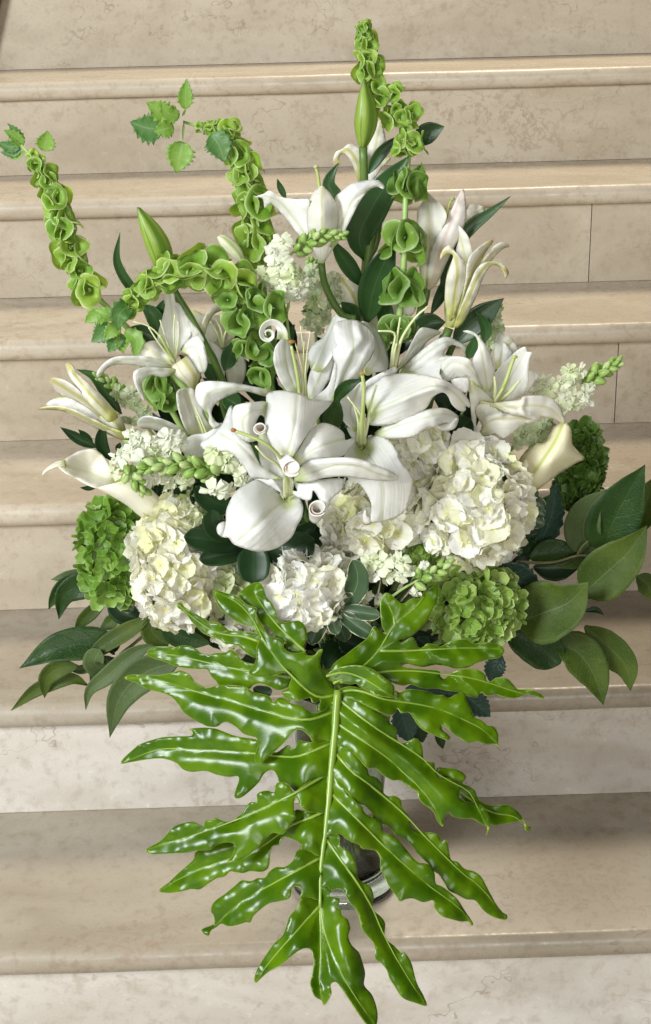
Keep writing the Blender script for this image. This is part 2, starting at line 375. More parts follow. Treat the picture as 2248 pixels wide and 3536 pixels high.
M['hyd_green'] = plant('hydrangea_floret_green', (.115, .245, .022), (.15, .29, .032), base=(.09, .20, .02), bext=(.0, .4), edge=(.34, .47, .14), ew=.12, eamt=.6, vein=(.22, .36, .08), vw=.08, rough=.45, transl=.26, tcol=(.30, .48, .05), vary=[(.10, .22, .018), (.20, .35, .05)], bump=.3)
M['hyd_lime'] = plant('hydrangea_floret_lime', (.22, .36, .055), (.28, .42, .08), base=(.14, .27, .03), bext=(.0, .5), edge=(.48, .58, .24), ew=.12, eamt=.6, vein=(.32, .46, .14), vw=.07, rough=.45, transl=.28, tcol=(.40, .56, .08), vary=[(.17, .31, .035), (.36, .47, .13)], bump=.3)
M['hyd_deep'] = plant('hydrangea_floret_deep_green', (.065, .150, .018), (.09, .18, .025), edge=(.22, .33, .09), ew=.12, eamt=.6, rough=.45, transl=.22, vary=[(.05, .12, .014), (.12, .22, .035)], bump=.3)
M['core'] = plant('hydrangea_core', (.10, .15, .04), (.14, .19, .06), rough=.7, transl=0)
M['bead'] = plant('floret_bead', (.62, .66, .42), rough=.5, transl=0)
M['twig'] = plant('twig_brown_green', (.10, .095, .035), (.16, .15, .06), rough=.6, transl=0)

def marble(name, tint, veinamt=1.0, seed=0.0):
    m, nt = newmat(name); g = G(nt)
    tc = g.n('NewGeometry').outputs['Position']
    oi = g.n('ObjectInfo').outputs['Random']
    off = g.n('CombineXYZ', {0: g.math('MULTIPLY', oi, 9.0), 1: g.math('MULTIPLY', oi, 5.0), 2: seed}).outputs[0]
    pos = g.n('VectorMath', {0: tc, 1: off}, operation='ADD').outputs[0]
    st = g.n('Mapping', {'Vector': pos, 'Scale': (1.0, 2.2, 2.4), 'Rotation': (0, .35, 0)}).outputs[0]
    big = g.noise(st, 4.5, 3, .6, .6); fine = g.noise(pos, 60, 3, .7)
    a = tint
    cc = g.mix(g.step(big, .32, .70), (a[0]*.86, a[1]*.83, a[2]*.79), (a[0]*1.05, a[1]*1.05, a[2]*1.05))
    cc = g.mix(g.math('MULTIPLY', g.step(fine, .48, .70), .50), cc, (a[0]*.68, a[1]*.62, a[2]*.55))
    cc = g.mix(g.math('MULTIPLY', g.step(fine, .40, .26), .45), cc, (min(1, a[0]*1.22), min(1, a[1]*1.22), min(1, a[2]*1.22)))
    # wandering cracks and veins
    wob = g.n('TexNoise', {'Vector': pos, 'Scale': 7.0, 'Detail': 4.0, 'Roughness': .66})
    dv = g.n('VectorMath', {0: wob.outputs['Color'], 1: (.5, .5, .5)}, operation='SUBTRACT').outputs[0]
    dv = g.n('VectorMath', {0: dv, 'Scale': .42}, operation='SCALE').outputs[0]
    vp = g.n('VectorMath', {0: st, 1: dv}, operation='ADD').outputs[0]
    mk = g.n('SeparateColor', {0: g.n('TexNoise', {'Vector': pos, 'Scale': 3.2, 'Detail': 1.0}).outputs['Color']}).outputs
    def lines(scale, w, k, det):
        v = g.math('ABSOLUTE', g.math('SUBTRACT', g.noise(vp, scale, det, .6), .5))
        return g.math('MULTIPLY', g.step(v, 0.0, w, 1, 0), k)
    l1 = lines(1.5, .0045, g.step(mk[0], .51, .62), 4); l2 = lines(3.4, .012, g.step(mk[1], .48, .64), 3)
    cc = g.mix(g.math('MULTIPLY', l2, .40*veinamt), cc, (.30, .205, .14))
    cc = g.mix(g.math('MULTIPLY', l1, .45*veinamt), cc, (.17, .115, .08))
    blot = g.math('MULTIPLY', g.step(fine, .50, .62), g.step(mk[2], .58, .68))
    cc = g.mix(g.math('MULTIPLY', blot, .2*veinamt), cc, (.24, .15, .10))
    ro = g.step(fine, .3, .7, .24, .42)
    p = g.n('BsdfPrincipled', {'Base Color': cc, 'Roughness': ro, 'Specular IOR Level': .45})
    g.n('OutputMaterial', {0: p.outputs[0]}); return m

# ------------------------------------------------------------------ the staircase
TR, RS, TH, OV = 0.2573, 0.16, 0.0316, 0.0183
stairs = bpy.data.objects.new('staircase', None); col.objects.link(stairs)
stairs['kind'] = 'structure'; stairs['label'] = 'polished beige marble staircase with rounded tread edges'
MT = {}
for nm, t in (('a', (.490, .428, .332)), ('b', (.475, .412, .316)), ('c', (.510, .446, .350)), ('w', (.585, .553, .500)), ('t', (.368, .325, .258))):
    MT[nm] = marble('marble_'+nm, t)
def worn_slab(name, mat, x0, x1, prof, front, seed):
    r = random.Random(seed); n = len(prof); m = 90; V = []; ph = [r.uniform(0, 6) for _ in range(6)]
    for i in range(m+1):
        x = x0+(x1-x0)*i/m
        for y, z in prof:
            k = 1.0 if y < front+.03 else 0.0
            q = .0004*math.sin(x*9+ph[0])+.0003*math.sin(x*23+ph[1])+.0002*math.sin(x*61+ph[2])
            V.append((x, y+q*k, z+k*(.0003*math.sin(x*14+ph[3])+.0002*math.sin(x*47+ph[4]))))
    F = [(i*n+j, i*n+(j+1) % n, (i+1)*n+(j+1) % n, (i+1)*n+j) for i in range(m) for j in range(n)]+[tuple(range(n))[::-1], tuple(m*n+j for j in range(n))]
    return link(name, mesh(name, V, F, None, True), mat, stairs)
def slab(name, mat, x0, x1, prof):
    n = len(prof); V = [(x0, y, z) for y, z in prof]+[(x1, y, z) for y, z in prof]
    F = [(i, (i+1) % n, n+(i+1) % n, n+i) for i in range(n)]+[tuple(range(n))[::-1], tuple(range(n, 2*n))]
    me = mesh(name, V, F, None, smooth=False); o = link(name, me, mat, stairs)
    return o
def xat(px, py, Y):
    r = ray(px, py); return float((CAM+r*((Y-CAM[1])/r[1]))[0])
XL, XR = -1.5, 1.5
for k in range(-1, 8):
    yf = (k-1)*TR-OV; z = k*RS; rr = TH*.5
    prof = [(k*TR+.012, z-TH), (k*TR+.012, z)]
    for a in range(0, 13):                                   # bull-nosed front edge
        th = math.pi/2+math.pi*a/12
        prof.append((yf+rr*.85+rr*.85*math.cos(th), z-rr+rr*math.sin(th)))
    tm = MT['t'] if k <= 1 else MT['c']  # lower treads get a darker marble: shade put into the tint
    js = None
    spans = [(XL, XR)] if js is None else [(XL, js-.0004), (js+.0004, XR)]
    for a, b in spans:
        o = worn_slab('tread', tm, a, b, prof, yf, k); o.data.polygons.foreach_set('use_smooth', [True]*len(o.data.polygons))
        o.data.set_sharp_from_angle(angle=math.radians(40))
    # riser panel standing on tread k, under tread k+1
    y0 = k*TR; zb = k*RS+.0006; zt = (k+1)*RS-TH-.0004
    pr = [(y0, zb), (y0, zt), (y0+.02, zt), (y0+.02, zb)]
    rm = MT['w'] if k <= 0 else MT['c'] if k == 1 else MT['a'] if k % 2 else MT['b']  # lowest risers whiter: the front light is put into the marble tint
    js = {3: xat(2040, 800, 3*TR), 2: xat(2130, 1300, 2*TR)}.get(k)
    spans = [(XL, XR)] if js is None else [(XL, js-.0007), (js+.0007, XR)]
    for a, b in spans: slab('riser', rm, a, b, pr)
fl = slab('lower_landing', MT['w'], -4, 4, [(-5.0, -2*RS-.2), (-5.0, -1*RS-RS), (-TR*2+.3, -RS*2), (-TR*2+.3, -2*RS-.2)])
# dark blue metal post that shows in the top left corner
mm, nt = newmat('post_dark_blue'); g = G(nt)
pp = g.n('BsdfPrincipled', {'Base Color': (.012, .02, .045, 1), 'Roughness': .35, 'Metallic': .2}); g.n('OutputMaterial', {0: pp.outputs[0]})
yp = 5*TR-.02; dp = (VASE[1]-yp)*100
p0, p1 = P3(-62, 232, dp), P3(18, -140, dp); p0[2] = 5*RS
post = thing('railing_post', 'dark blue metal railing post at the edge of an upper step', 'railing', p0)
def bar(nm, q0, q1, w_):
    V = [(q[0]+sx*w_, q[1]+sy*w_, q[2]) for q in (q0, q1) for sx, sy in ((-1, -1), (1, -1), (1, 1), (-1, 1))]
    F = [(0, 1, 5, 4), (1, 2, 6, 5), (2, 3, 7, 6), (3, 0, 4, 7), (4, 5, 6, 7), (3, 2, 1, 0)]
    link(nm, mesh(nm, V, F, None, False), mm, post)
bar('shaft', p0+np.array([0, 0, .006]), p1, .0075)
bar('foot_plate', p0+np.array([0, 0, .0004]), p0+np.array([0, 0, .006]), .016)
bar('cap', p1, p1+np.array([0, 0, .012]), .011)

# ------------------------------------------------------------------ the vase
def lathe(prof, n=64):
    V = []; F = []
    for r, z in prof:
        for j in range(n):
            t = j/n*6.283185; V.append((VASE[0]+r*math.cos(t), VASE[1]+r*math.sin(t), z))
    k = len(prof)
    F = [(i*n+j, i*n+(j+1) % n, (i+1)*n+(j+1) % n, (i+1)*n+j) for i in range(k-1) for j in range(n)]
    F += [tuple(range(n))[::-1], tuple((k-1)*n+j for j in range(n))]
    return V, F
gm, nt = newmat('clear_glass'); g = G(nt)
gp = g.n('BsdfGlass', {'Color': (.88, .91, .88, 1), 'Roughness': 0.0, 'IOR': 1.48}); g.n('OutputMaterial', {0: gp.outputs[0]})
wm, nt = newmat('vase_water'); g = G(nt)
wp = g.n('BsdfGlass', {'Color': (.90, .92, .84, 1), 'Roughness': 0.0, 'IOR': 1.33}); g.n('OutputMaterial', {0: wp.outputs[0]})
outer = [(.056, .0005), (.0605, .003), (.0615, .010), (.058, .022), (.050, .040), (.0455, .062), (.0450, .085), (.0475, .12), (.0520, .17), (.0555, .22), (.0575, .262), (.0583, .268)]
inner = [(.0570, .269), (.0552, .262), (.0530, .22), (.0495, .17), (.0450, .12), (.0424, .085), (.0428, .062), (.0465, .042), (.0500, .030), (.044, .022), (.02, .019)]
oc = crom(np.array(outer), 40); ic = crom(np.array(inner), 34)
vase = thing('glass_vase', 'clear glass vase with a flared foot holding the bouquet on the step', 'vase', VASE)
V, F = lathe([(.001, .0008)]+[tuple(q) for q in oc]+[tuple(q) for q in ic]+[(.001, .0188)]); link('glass_body', mesh('glass_body', V, F), gm, vase)
wz = [q for q in ic[::-1] if q[1] < .20 and q[1] > .0188]
V, F = lathe([(.001, .0196)]+[(max(.002, q[0]-.0005), q[1]+.0005) for q in wz]+[(.001, wz[-1][1]+.0005)]); link('water', mesh('water', V, F), wm, vase)

# ------------------------------------------------------------------ the large philodendron leaf
RIB = np.array([(1167, 2384), (1162, 2440), (1157, 2515), (1150, 2590), (1142, 2670), (1135, 2760), (1125, 2860), (1115, 2935), (1107, 3010), (1106, 3085), (1105, 3135)], float)
def ribx(y): return np.interp(y, RIB[:, 1], RIB[:, 0])
def leaf_depth(Q):
    x, y = Q[:, 0], Q[:, 1]; dx = x-ribx(y)
    d = np.where(y > 2384, 20+17.0*((y-2384)/1150), 20-5.0*((2384-y)/380)**1.2)
    lat = np.abs(dx)/500
    return d-2.6*lat**1.3+1.0*np.exp(-((np.abs(dx)-90)/70)**2)*np.clip((y-2300)/200, 0, 1)
RIBS, RIBE = RIB[:-1], RIB[1:]
def lobe_off(off, tipdrop, vein, c, bend=0.0):
    v = crom(np.array([p[:2] for p in S(c, vein)], float), 24)
    def f(Q):
        rd = segdist(Q, RIBS, RIBE)[0]; k = np.clip((rd-30)/140, 0, 1); k = k*k*(3-2*k)
        vd, vk, vt, sg = segdist(Q, v[:-1], v[1:]); al = (vk+vt)/23
        return off*k-tipdrop*al**2*k+bend*sg*vd/60*k
    return f
philo = thing('philodendron_leaf', 'large glossy deeply lobed green leaf hanging in front of the glass vase', 'leaf', P3(1167, 2384, 19.5))
LOBES = []
def lobe(outl, veins, off=0.0, tipdrop=1.0, bend=0.0, ruf=.07, rlen=100, name='lobe', groove=.36):
    outl = sum([S(c, p) for c, p in outl], []); veins = [sum([S(c, p) for c, p in v], []) for v in veins]
    o, _ = patch(philo, name, M['philo'], 's', outl, None, veins, bulge=.24, bw=60, groove=groove, gw=26, ruf=ruf, rlen=rlen, step=8,
                 thick=.0007, depthfn=leaf_depth, extra=lobe_off(off, tipdrop, veins[0], 's', bend))
    # raised paler side veins
    f = lobe_off(off, tipdrop, veins[0], 's', bend)
    for v in veins:
        s = crom(np.array([p[:2] for p in v], float), 26); s = s[:24]; d = leaf_depth(s)+f(s)-groove+.21
        Vv, Ff, pc = tubemesh([P3(a, b, e) for (a, b), e in zip(s, d)], [.0016, .0008, .0003], 6)
        link('side_vein', mesh('side_vein', Vv, Ff, pc), M['philo_rib'], o)
    return o
# left side, top to bottom
lobe([('a', [(1515, 800), (1480, 740), (1440, 680), (1420, 640), (1410, 600), (1415, 550), (1430, 505), (1400, 510), (1370, 545), (1320, 545), (1310, 520), (1260, 530), (1200, 525), (1165, 500), (1160, 470), (1180, 460), (1130, 430), (1060, 410), (1000, 320),
      (970, 260), (975, 220), (930, 205), (890, 185), (840, 140), (760, 115), (690, 95), (670, 115), (690, 170), (720, 220), (770, 270), (830, 310), (900, 340), (945, 345), (960, 380), (990, 410), (985, 450), (970, 500), (970, 560), (960, 600), (930, 640), (920, 670),
      (950, 690), (1030, 693), (1100, 680), (1160, 665), (1215, 655), (1220, 690), (1200, 740), (1190, 770), (1150, 795), (1150, 820), (1200, 850), (1260, 858), (1340, 840), (1355, 870), (1390, 870), (1410, 850), (1405, 890), (1400, 930), (1450, 920), (1522, 860)])],
     [[('a', [(1515, 815), (1450, 835), (1380, 825), (1300, 770), (1220, 690), (1140, 610), (1060, 500), (1000, 400), (960, 320), (900, 240), (820, 170), (690, 110)])]], off=1.6, tipdrop=-1.0, ruf=.07)
lobe([('a', [(850, 130), (880, 90), (930, 55), (990, 42), (1020, 80), (1040, 140), (1080, 190), (1110, 250), (1120, 300), (1150, 320), (1220, 310), (1270, 310), (1310, 350), (1320, 410), (1310, 450), (1290, 490), (1310, 520), (1250, 530), (1180, 510), (1170, 460), (1110, 420), (1060, 370), (1000, 320), (970, 260), (960, 215), (900, 190)])],
     [[('a', [(1310, 520), (1200, 420), (1100, 320), (1010, 200), (960, 110), (985, 50)])]], off=.9, tipdrop=-.6)
lobe([('a', [(420, 190), (450, 185), (480, 215), (520, 240), (580, 275), (640, 310), (700, 320), (750, 345), (790, 375), (880, 380), (960, 395), (1010, 410), (1000, 500), (970, 560), (930, 550), (880, 510), (840, 480), (790, 470), (750, 465), (720, 440), (660, 420), (600, 390), (560, 350), (520, 310), (480, 250), (430, 220)])],
     [[('a', [(990, 450), (880, 415), (780, 405), (680, 380), (580, 320), (480, 240), (425, 195)])]], off=.3, tipdrop=-1.4)
lobe([('a', [(215, 540), (230, 505), (270, 485), (330, 483), (390, 485), (405, 495), (440, 480), (500, 480), (560, 505), (590, 530), (640, 540), (690, 530), (760, 525), (790, 505), (830, 530), (860, 570), (900, 595), (950, 605), (1100, 640), (1230, 670), (1210, 730), (1180, 770), (1120, 785), (1060, 760), (1000, 740), (950, 750), (930, 775), (900, 770), (850, 755), (780, 750), (720, 755), (690, 720), (660, 690), (630, 645), (560, 640), (480, 635), (410, 620), (340, 590), (270, 570)])],
     [[('a', [(1220, 700), (1050, 675), (920, 655), (780, 630), (650, 600), (520, 570), (400, 545), (230, 530)])]], off=-.6, tipdrop=.4, bend=.1)
lobe([('a', [(1522, 860), (1450, 920), (1390, 940), (1345, 940), (1290, 900), (1240, 885), (1200, 870), (1170, 845), (1120, 840), (1090, 870), (1060, 830), (1000, 810), (950, 800), (900, 765), (860, 755), (800, 755), (740, 750), (690, 755), (640, 768), (590, 755), (545, 725), (510, 680), (450, 650), (390, 665), (300, 680), (200, 680), (100, 680), (60, 705),
      (140, 735), (200, 770), (300, 800), (380, 830), (430, 880), (470, 940), (540, 990), (600, 1020), (640, 1038), (700, 1038), (740, 1010), (780, 1010), (830, 1040), (880, 1085), (940, 1105), (975, 1120), (980, 1170), (960, 1240), (965, 1280), (995, 1292), (1050, 1250), (1110, 1200), (1170, 1140), (1220, 1080), (1260, 1057), (1300, 1070), (1340, 1110), (1365, 1145), (1430, 1130), (1507, 1110)])],
     [[('a', [(1512, 930), (1400, 975), (1300, 990), (1150, 965), (950, 910), (800, 860), (600, 810), (400, 745), (250, 710), (80, 700)])]], off=.9, tipdrop=.2, bend=.12)
lobe([('a', [(1507, 1110), (1430, 1130), (1365, 1145), (1300, 1140), (1270, 1130), (1245, 1180), (1220, 1190), (1190, 1165), (1150, 1190), (1100, 1215), (1000, 1180), (975, 1130), (900, 1115), (820, 1100), (740, 1070), (680, 1050), (600, 1045), (505, 1055), (530, 1075), (520, 1100), (430, 1105), (330, 1110), (250, 1130), (165, 1160), (120, 1195), (60, 1250), (35, 1295),
      (100, 1285), (220, 1265), (330, 1260), (420, 1290), (460, 1330), (520, 1350), (620, 1345), (700, 1370), (780, 1385), (840, 1380), (850, 1410), (830, 1470), (818, 1520), (840, 1535), (880, 1520), (940, 1470), (990, 1420), (1020, 1370), (1060, 1340), (1095, 1345), (1120, 1390), (1130, 1420), (1180, 1430), (1220, 1470), (1240, 1485), (1275, 1460), (1330, 1420), (1400, 1390), (1484, 1360)])],
     [[('a', [(1490, 1150), (1400, 1190), (1250, 1245), (1100, 1240), (950, 1222), (700, 1203), (500, 1197), (300, 1195), (60, 1280)])]], off=-.3, tipdrop=.6, bend=.2, ruf=.07)
lobe([('c', [(1484, 20), (1400, 50), (1330, 80), (1275, 120), (1240, 145), (1220, 140), (1190, 100), (1140, 80), (1105, 100), (1095, 150), (1050, 140), (1010, 145), (975, 165), (975, 215), (930, 220), (900, 250), (870, 295), (840, 320), (820, 345), (770, 355), (720, 340), (680, 325), (660, 345), (620, 345), (605, 380), (580, 375), (540, 355), (480, 360), (410, 385), (370, 420), (330, 465), (280, 505), (205, 550),
      (250, 580), (330, 578), (470, 570), (560, 555), (650, 548), (700, 515), (760, 497), (800, 500), (825, 520), (815, 560), (800, 600), (770, 632), (820, 630), (880, 605), (950, 560), (1010, 500), (1050, 455), (1090, 430), (1150, 442), (1190, 400), (1230, 345), (1240, 320), (1230, 260), (1236, 205), (1255, 195), (1270, 240), (1300, 272), (1360, 288), (1462, 268)])],
     [[('c', [(1475, 15), (1350, 90), (1240, 155), (1100, 225), (950, 295), (800, 355), (620, 420), (450, 475), (205, 550)])]], off=1.2, tipdrop=.2, bend=.15)
lobe([('c', [(1462, 268), (1360, 288), (1300, 280), (1240, 275), (1200, 350), (1000, 420), (800, 470), (700, 500), (560, 560), (540, 610), (500, 650), (430, 710), (370, 770), (295, 833), (370, 848), (450, 838), (520, 820), (580, 822), (630, 790), (700, 745), (750, 735), (790, 700), (830, 705), (880, 710), (930, 695), (1000, 702), (1045, 685), (1062, 640), (1068, 570), (1085, 525), (1130, 515), (1155, 465), (1190, 465), (1240, 485), (1285, 515), (1275, 545), (1340, 560), (1425, 575)])],
     [[('c', [(1450, 278), (1340, 330), (1220, 375), (1100, 460), (950, 560), (700, 640), (500, 720), (295, 833)])]], off=-1.0, tipdrop=1.2)
lobe([('c', [(1425, 575), (1340, 560), (1275, 548), (1245, 565), (1225, 620), (1170, 665), (1110, 668), (1060, 700), (1030, 740), (980, 745), (930, 765), (870, 760), (820, 800), (760, 850), (700, 890), (665, 930), (658, 975), (675, 1000), (680, 1050), (650, 1075), (600, 1095), (590, 1105), (610, 1130), (640, 1147), (655, 1110), (690, 1085), (730, 1060), (780, 1078), (850, 1065), (900, 1048), (930, 1050), (950, 1010), (1000, 960), (1060, 920), (1130, 905), (1190, 890), (1210, 860), (1220, 810), (1260, 800), (1285, 830), (1270, 870), (1280, 890), (1340, 880), (1412, 870)])],
     [[('c', [(1410, 605), (1300, 665), (1200, 720), (1100, 775), (1000, 830), (880, 905), (780, 980), (690, 1070)])]], off=.2, tipdrop=.8)
lobe([('c', [(1412, 870), (1340, 880), (1280, 895), (1250, 950), (1200, 1010), (1180, 1070), (1150, 1140), (1090, 1200), (1040, 1270), (1000, 1330), (965, 1400), (955, 1450), (970, 1468), (1000, 1440), (1060, 1390), (1150, 1340), (1230, 1270), (1290, 1232), (1340, 1235), (1360, 1280), (1365, 1350), (1350, 1430)]),
      ('p', [(685, 1430), (700, 1470), (725, 1485), (732, 1502), (745, 1490), (760, 1460), (757, 1430), (775, 1420), (800, 1450), (840, 1510), (875, 1560), (897, 1580), (915, 1580), (922, 1530), (905, 1470), (880, 1440)]),
      ('d', [(312, 1470), (320, 1400), (300, 1320), (275, 1255), (230, 1210), (205, 1150), (218, 1090), (200, 1030), (160, 1000), (155, 960), (132, 950), (148, 890), (110, 875), (75, 868), (90, 828), (60, 800), (16, 790)])],
     [[('p', [(722, 1130), (728, 1200), (745, 1270), (790, 1380), (850, 1480), (910, 1565)])], [('c', [(1405, 940), (1320, 1030), (1250, 1110), (1150, 1220), (1050, 1340), (970, 1455)])], [('p', [(720, 1160), (722, 1260), (722, 1340), (718, 1420), (730, 1490)])]], off=.4, tipdrop=-.3, ruf=.07, name='terminal_lobe')
# right side, bottom to top
lobe([('d', [(16, 790), (60, 800), (90, 828), (130, 815), (170, 830), (190, 870), (220, 920), (260, 970), (285, 1040), (300, 1100), (340, 1150), (375, 1190), (390, 1240), (390, 1300), (430, 1330), (470, 1380), (490, 1440), (530, 1500)]),
      ('p', [(985, 1440), (1010, 1475), (1060, 1495), (1095, 1503), (1085, 1470), (1060, 1420), (1040, 1350), (1015, 1312)]),
      ('d', [(570, 1260), (520, 1210), (480, 1180), (455, 1140), (460, 1060), (430, 1010), (380, 970), (370, 920), (380, 870), (360, 810), (310, 775), (270, 740), (262, 660), (230, 580), (190, 550), (150, 520), (145, 460), (115, 435), (46, 430)])],
     [[('d', [(50, 470), (100, 540), (170, 640), (250, 750), (320, 860), (380, 970), (430, 1090), (500, 1230), (580, 1370), (680, 1530), (735, 1615)])]], off=.5, tipdrop=.4)
lobe([('d', [(46, 430), (115, 435), (150, 440), (190, 470), (220, 490), (280, 515), (300, 540), (360, 548), (400, 560), (425, 610), (425, 680), (450, 720), (480, 790), (530, 860), (560, 905), (600, 890), (650, 885), (720, 910), (790, 900), (800, 950), (850, 1005), (920, 1030), (980, 1045), (1030, 1045), (1055, 1075), (1068, 1060), (1045, 1020), (1010, 970), (960, 890), (900, 835), (850, 800), (810, 780), (800, 710), (775, 660), (730, 640), (690, 635), (650, 600), (600, 540), (550, 480), (500, 440), (450, 430), (440, 380), (400, 340), (340, 310), (310, 280), (300, 250), (265, 225), (180, 130), (92, 40)])],
     [[('d', [(95, 165), (160, 230), (250, 320), (350, 420), (450, 520), (580, 640), (700, 745), (800, 825), (900, 895), (1000, 980), (1060, 1065)])]], off=.6, tipdrop=.5, bend=-.1)
lobe([('d', [(92, 40), (180, 130), (265, 225), (310, 240), (345, 270), (370, 300), (380, 340), (430, 370), (480, 385), (530, 440), (600, 480), (650, 530), (680, 570), (720, 610), (770, 660), (800, 700), (830, 720), (870, 780), (900, 830), (960, 860), (1020, 890), (1080, 900), (1130, 960), (1180, 1000), (1240, 1025), (1295, 1030), (1302, 1000), (1270, 980), (1230, 930), (1190, 860), (1150, 780), (1120, 730), (1070, 695), (1010, 680), (960, 630), (920, 622), (905, 580), (890, 490), (870, 480), (850, 495), (830, 450), (790, 430), (730, 430), (680, 420), (640, 390), (625, 320), (580, 260), (565, 200), (520, 175), (480, 178), (445, 150), (440, 100), (400, 50), (350, 30), (330, -20), (240, -120), (106, -220)])],
     [[('d', [(118, -120), (230, 10), (340, 90), (500, 220), (620, 330), (720, 440), (900, 620), (1000, 715), (1100, 790), (1200, 900), (1295, 1020)])]], off=0.0, tipdrop=.9, bend=-.1)
lobe([('b', [(66, 1120), (200, 1220), (290, 1320), (350, 1325), (400, 1370), (430, 1390), (470, 1410), (520, 1410), (560, 1440), (600, 1465)]), ('d', [(680, 150), (690, 190), (720, 230), (770, 265), (800, 300), (820, 350), (860, 390), (868, 330), (895, 290), (930, 320), (1000, 335), (1060, 335), (1130, 375), (1160, 385), (1165, 420), (1155, 450), (1185, 400), (1185, 340), (1150, 270), (1100, 230), (1000, 210), (970, 180), (980, 130), (960, 90), (900, 55), (840, 50), (805, 0)]),
      ('b', [(760, 1290), (720, 1280), (685, 1270), (680, 1200), (660, 1140), (630, 1120), (570, 1140), (530, 1155), (500, 1110), (500, 1060), (470, 1030), (445, 1000), (455, 965), (420, 965), (300, 900), (200, 850), (90, 830)])],
     [[('b', [(100, 850), (200, 930), (300, 1010), (420, 1090), (550, 1170), (680, 1260), (780, 1360), (900, 1430), (1000, 1490)]), ('d', [(1100, 260), (1165, 400)])], [('b', [(80, 1010), (200, 1090), (310, 1165), (430, 1250), (530, 1340), (640, 1440), (740, 1560), (800, 1690)])]], off=.7, tipdrop=.3, bend=-.1, ruf=.07)
lobe([('b', [(790, 1320), (850, 1325), (920, 1335), (970, 1370), (975, 1400), (955, 1430), (1000, 1450), (1040, 1480), (1060, 1530)]), ('d', [(1150, 230), (1220, 245), (1280, 235), (1330, 250), (1380, 290), (1410, 330), (1430, 370), (1465, 395), (1455, 415), (1430, 415), (1410, 350), (1370, 355), (1290, 370), (1200, 380), (1150, 330), (1050, 250), (950, 150), (850, 50), (810, 10)])],
     [[('d', [(880, 60), (1050, 200), (1200, 290), (1350, 320), (1450, 405)])]], off=-.5, tipdrop=.5)
lobe([('b', [(90, 790), (180, 760), (300, 790), (400, 830), (480, 835), (485, 790), (520, 800), (580, 780), (650, 785), (690, 790), (720, 800), (780, 820), (820, 820), (860, 840), (910, 815), (965, 808), (985, 860), (1010, 910), (1035, 970), (1080, 990), (1130, 1030), (1165, 1035), (1200, 1085), (1200, 1140), (1197, 1185), (1180, 1160), (1110, 1160), (1050, 1140), (990, 1150), (940, 1120), (890, 1090), (850, 1050), (810, 1025), (815, 1060), (850, 1090), (870, 1120), (850, 1133), (800, 1115), (740, 1090), (680, 1060), (640, 1020), (610, 970), (580, 940), (530, 945), (505, 915), (480, 950), (425, 955), (300, 900), (200, 850), (90, 830)])],
     [[('b', [(95, 805), (180, 785), (280, 800), (400, 845), (520, 865), (650, 885), (800, 920), (950, 985), (1080, 1050), (1190, 1150)])]], off=.9, tipdrop=.3)
lobe([('b', [(10, 690), (70, 600), (150, 540), (240, 470), (300, 420), (340, 345), (380, 375), (425, 400), (400, 350), (390, 290), (385, 230), (385, 170), (410, 120), (450, 120), (500, 165), (545, 190), (600, 155), (660, 150), (690, 100), (740, 55), (785, 80), (775, 180), (750, 220), (720, 290), (660, 360), (610, 400), (550, 430), (515, 440), (520, 460), (545, 455), (590, 425), (620, 430), (650, 490), (680, 490), (710, 465), (760, 470), (800, 485), (870, 450), (970, 435), (1040, 465), (1130, 455), (1210, 475), (1245, 510), (1210, 560), (1130, 575), (1050, 600), (990, 630), (900, 635), (840, 620), (770, 610), (690, 625), (640, 620), (580, 605), (530, 605),
      (560, 628), (700, 643), (790, 652), (800, 690), (825, 710), (850, 690), (900, 655), (980, 640), (1060, 645), (1110, 680), (1120, 720), (1150, 725), (1190, 700), (1260, 705), (1300, 740), (1340, 780), (1420, 780), (1490, 810), (1520, 840), (1500, 848), (1440, 820), (1390, 815), (1330, 840), (1260, 840), (1190, 820), (1120, 825), (1080, 800), (1050, 835), (980, 825), (920, 800), (850, 790), (780, 775), (690, 775), (640, 760), (590, 745), (540, 755), (480, 740), (430, 720), (380, 740), (250, 730), (100, 740), (10, 710)])],
     [[('b', [(60, 740), (180, 680), (280, 610), (380, 500), (490, 330), (620, 220), (740, 80)])], [('b', [(385, 515), (550, 515), (700, 508), (850, 500), (980, 495), (1200, 500)])], [('b', [(110, 730), (250, 690), (400, 660), (550, 652), (700, 660), (850, 680), (1000, 700), (1150, 740), (1300, 790), (1500, 840)])], [('b', [(488, 335), (470, 260), (440, 190)])]], off=-.6, tipdrop=-1.6, ruf=.07)
lobe([('b', [(0, 690), (90, 635), (220, 613), (330, 640), (400, 690), (440, 720), (482, 760), (475, 835), (430, 835), (350, 820), (290, 785), (240, 760), (220, 740), (170, 745), (30, 715)])],
     [[('b', [(10, 690), (120, 665), (220, 685), (330, 740), (470, 830)])]], off=1.3, tipdrop=-.2, ruf=.07)
# midrib and leaf stalk
s = crom(RIB, 40); dr = leaf_depth(s)+.02
Vv, Ff, pc = tubemesh([P3(a, b, e) for (a, b), e in zip(s, dr)], [.0040, .0036, .0030, .0022, .0014], 10)
link('midrib', mesh('midrib', Vv, Ff, pc), M['philo_rib'], philo)
stem_to_vase(philo, M['philo_rib'], 's', [(1165, 2400, 19.4), (1168, 2370, 18.6), (1172, 2330, 15.0), (1180, 2300, 10.0)], .0036, 'petiole')

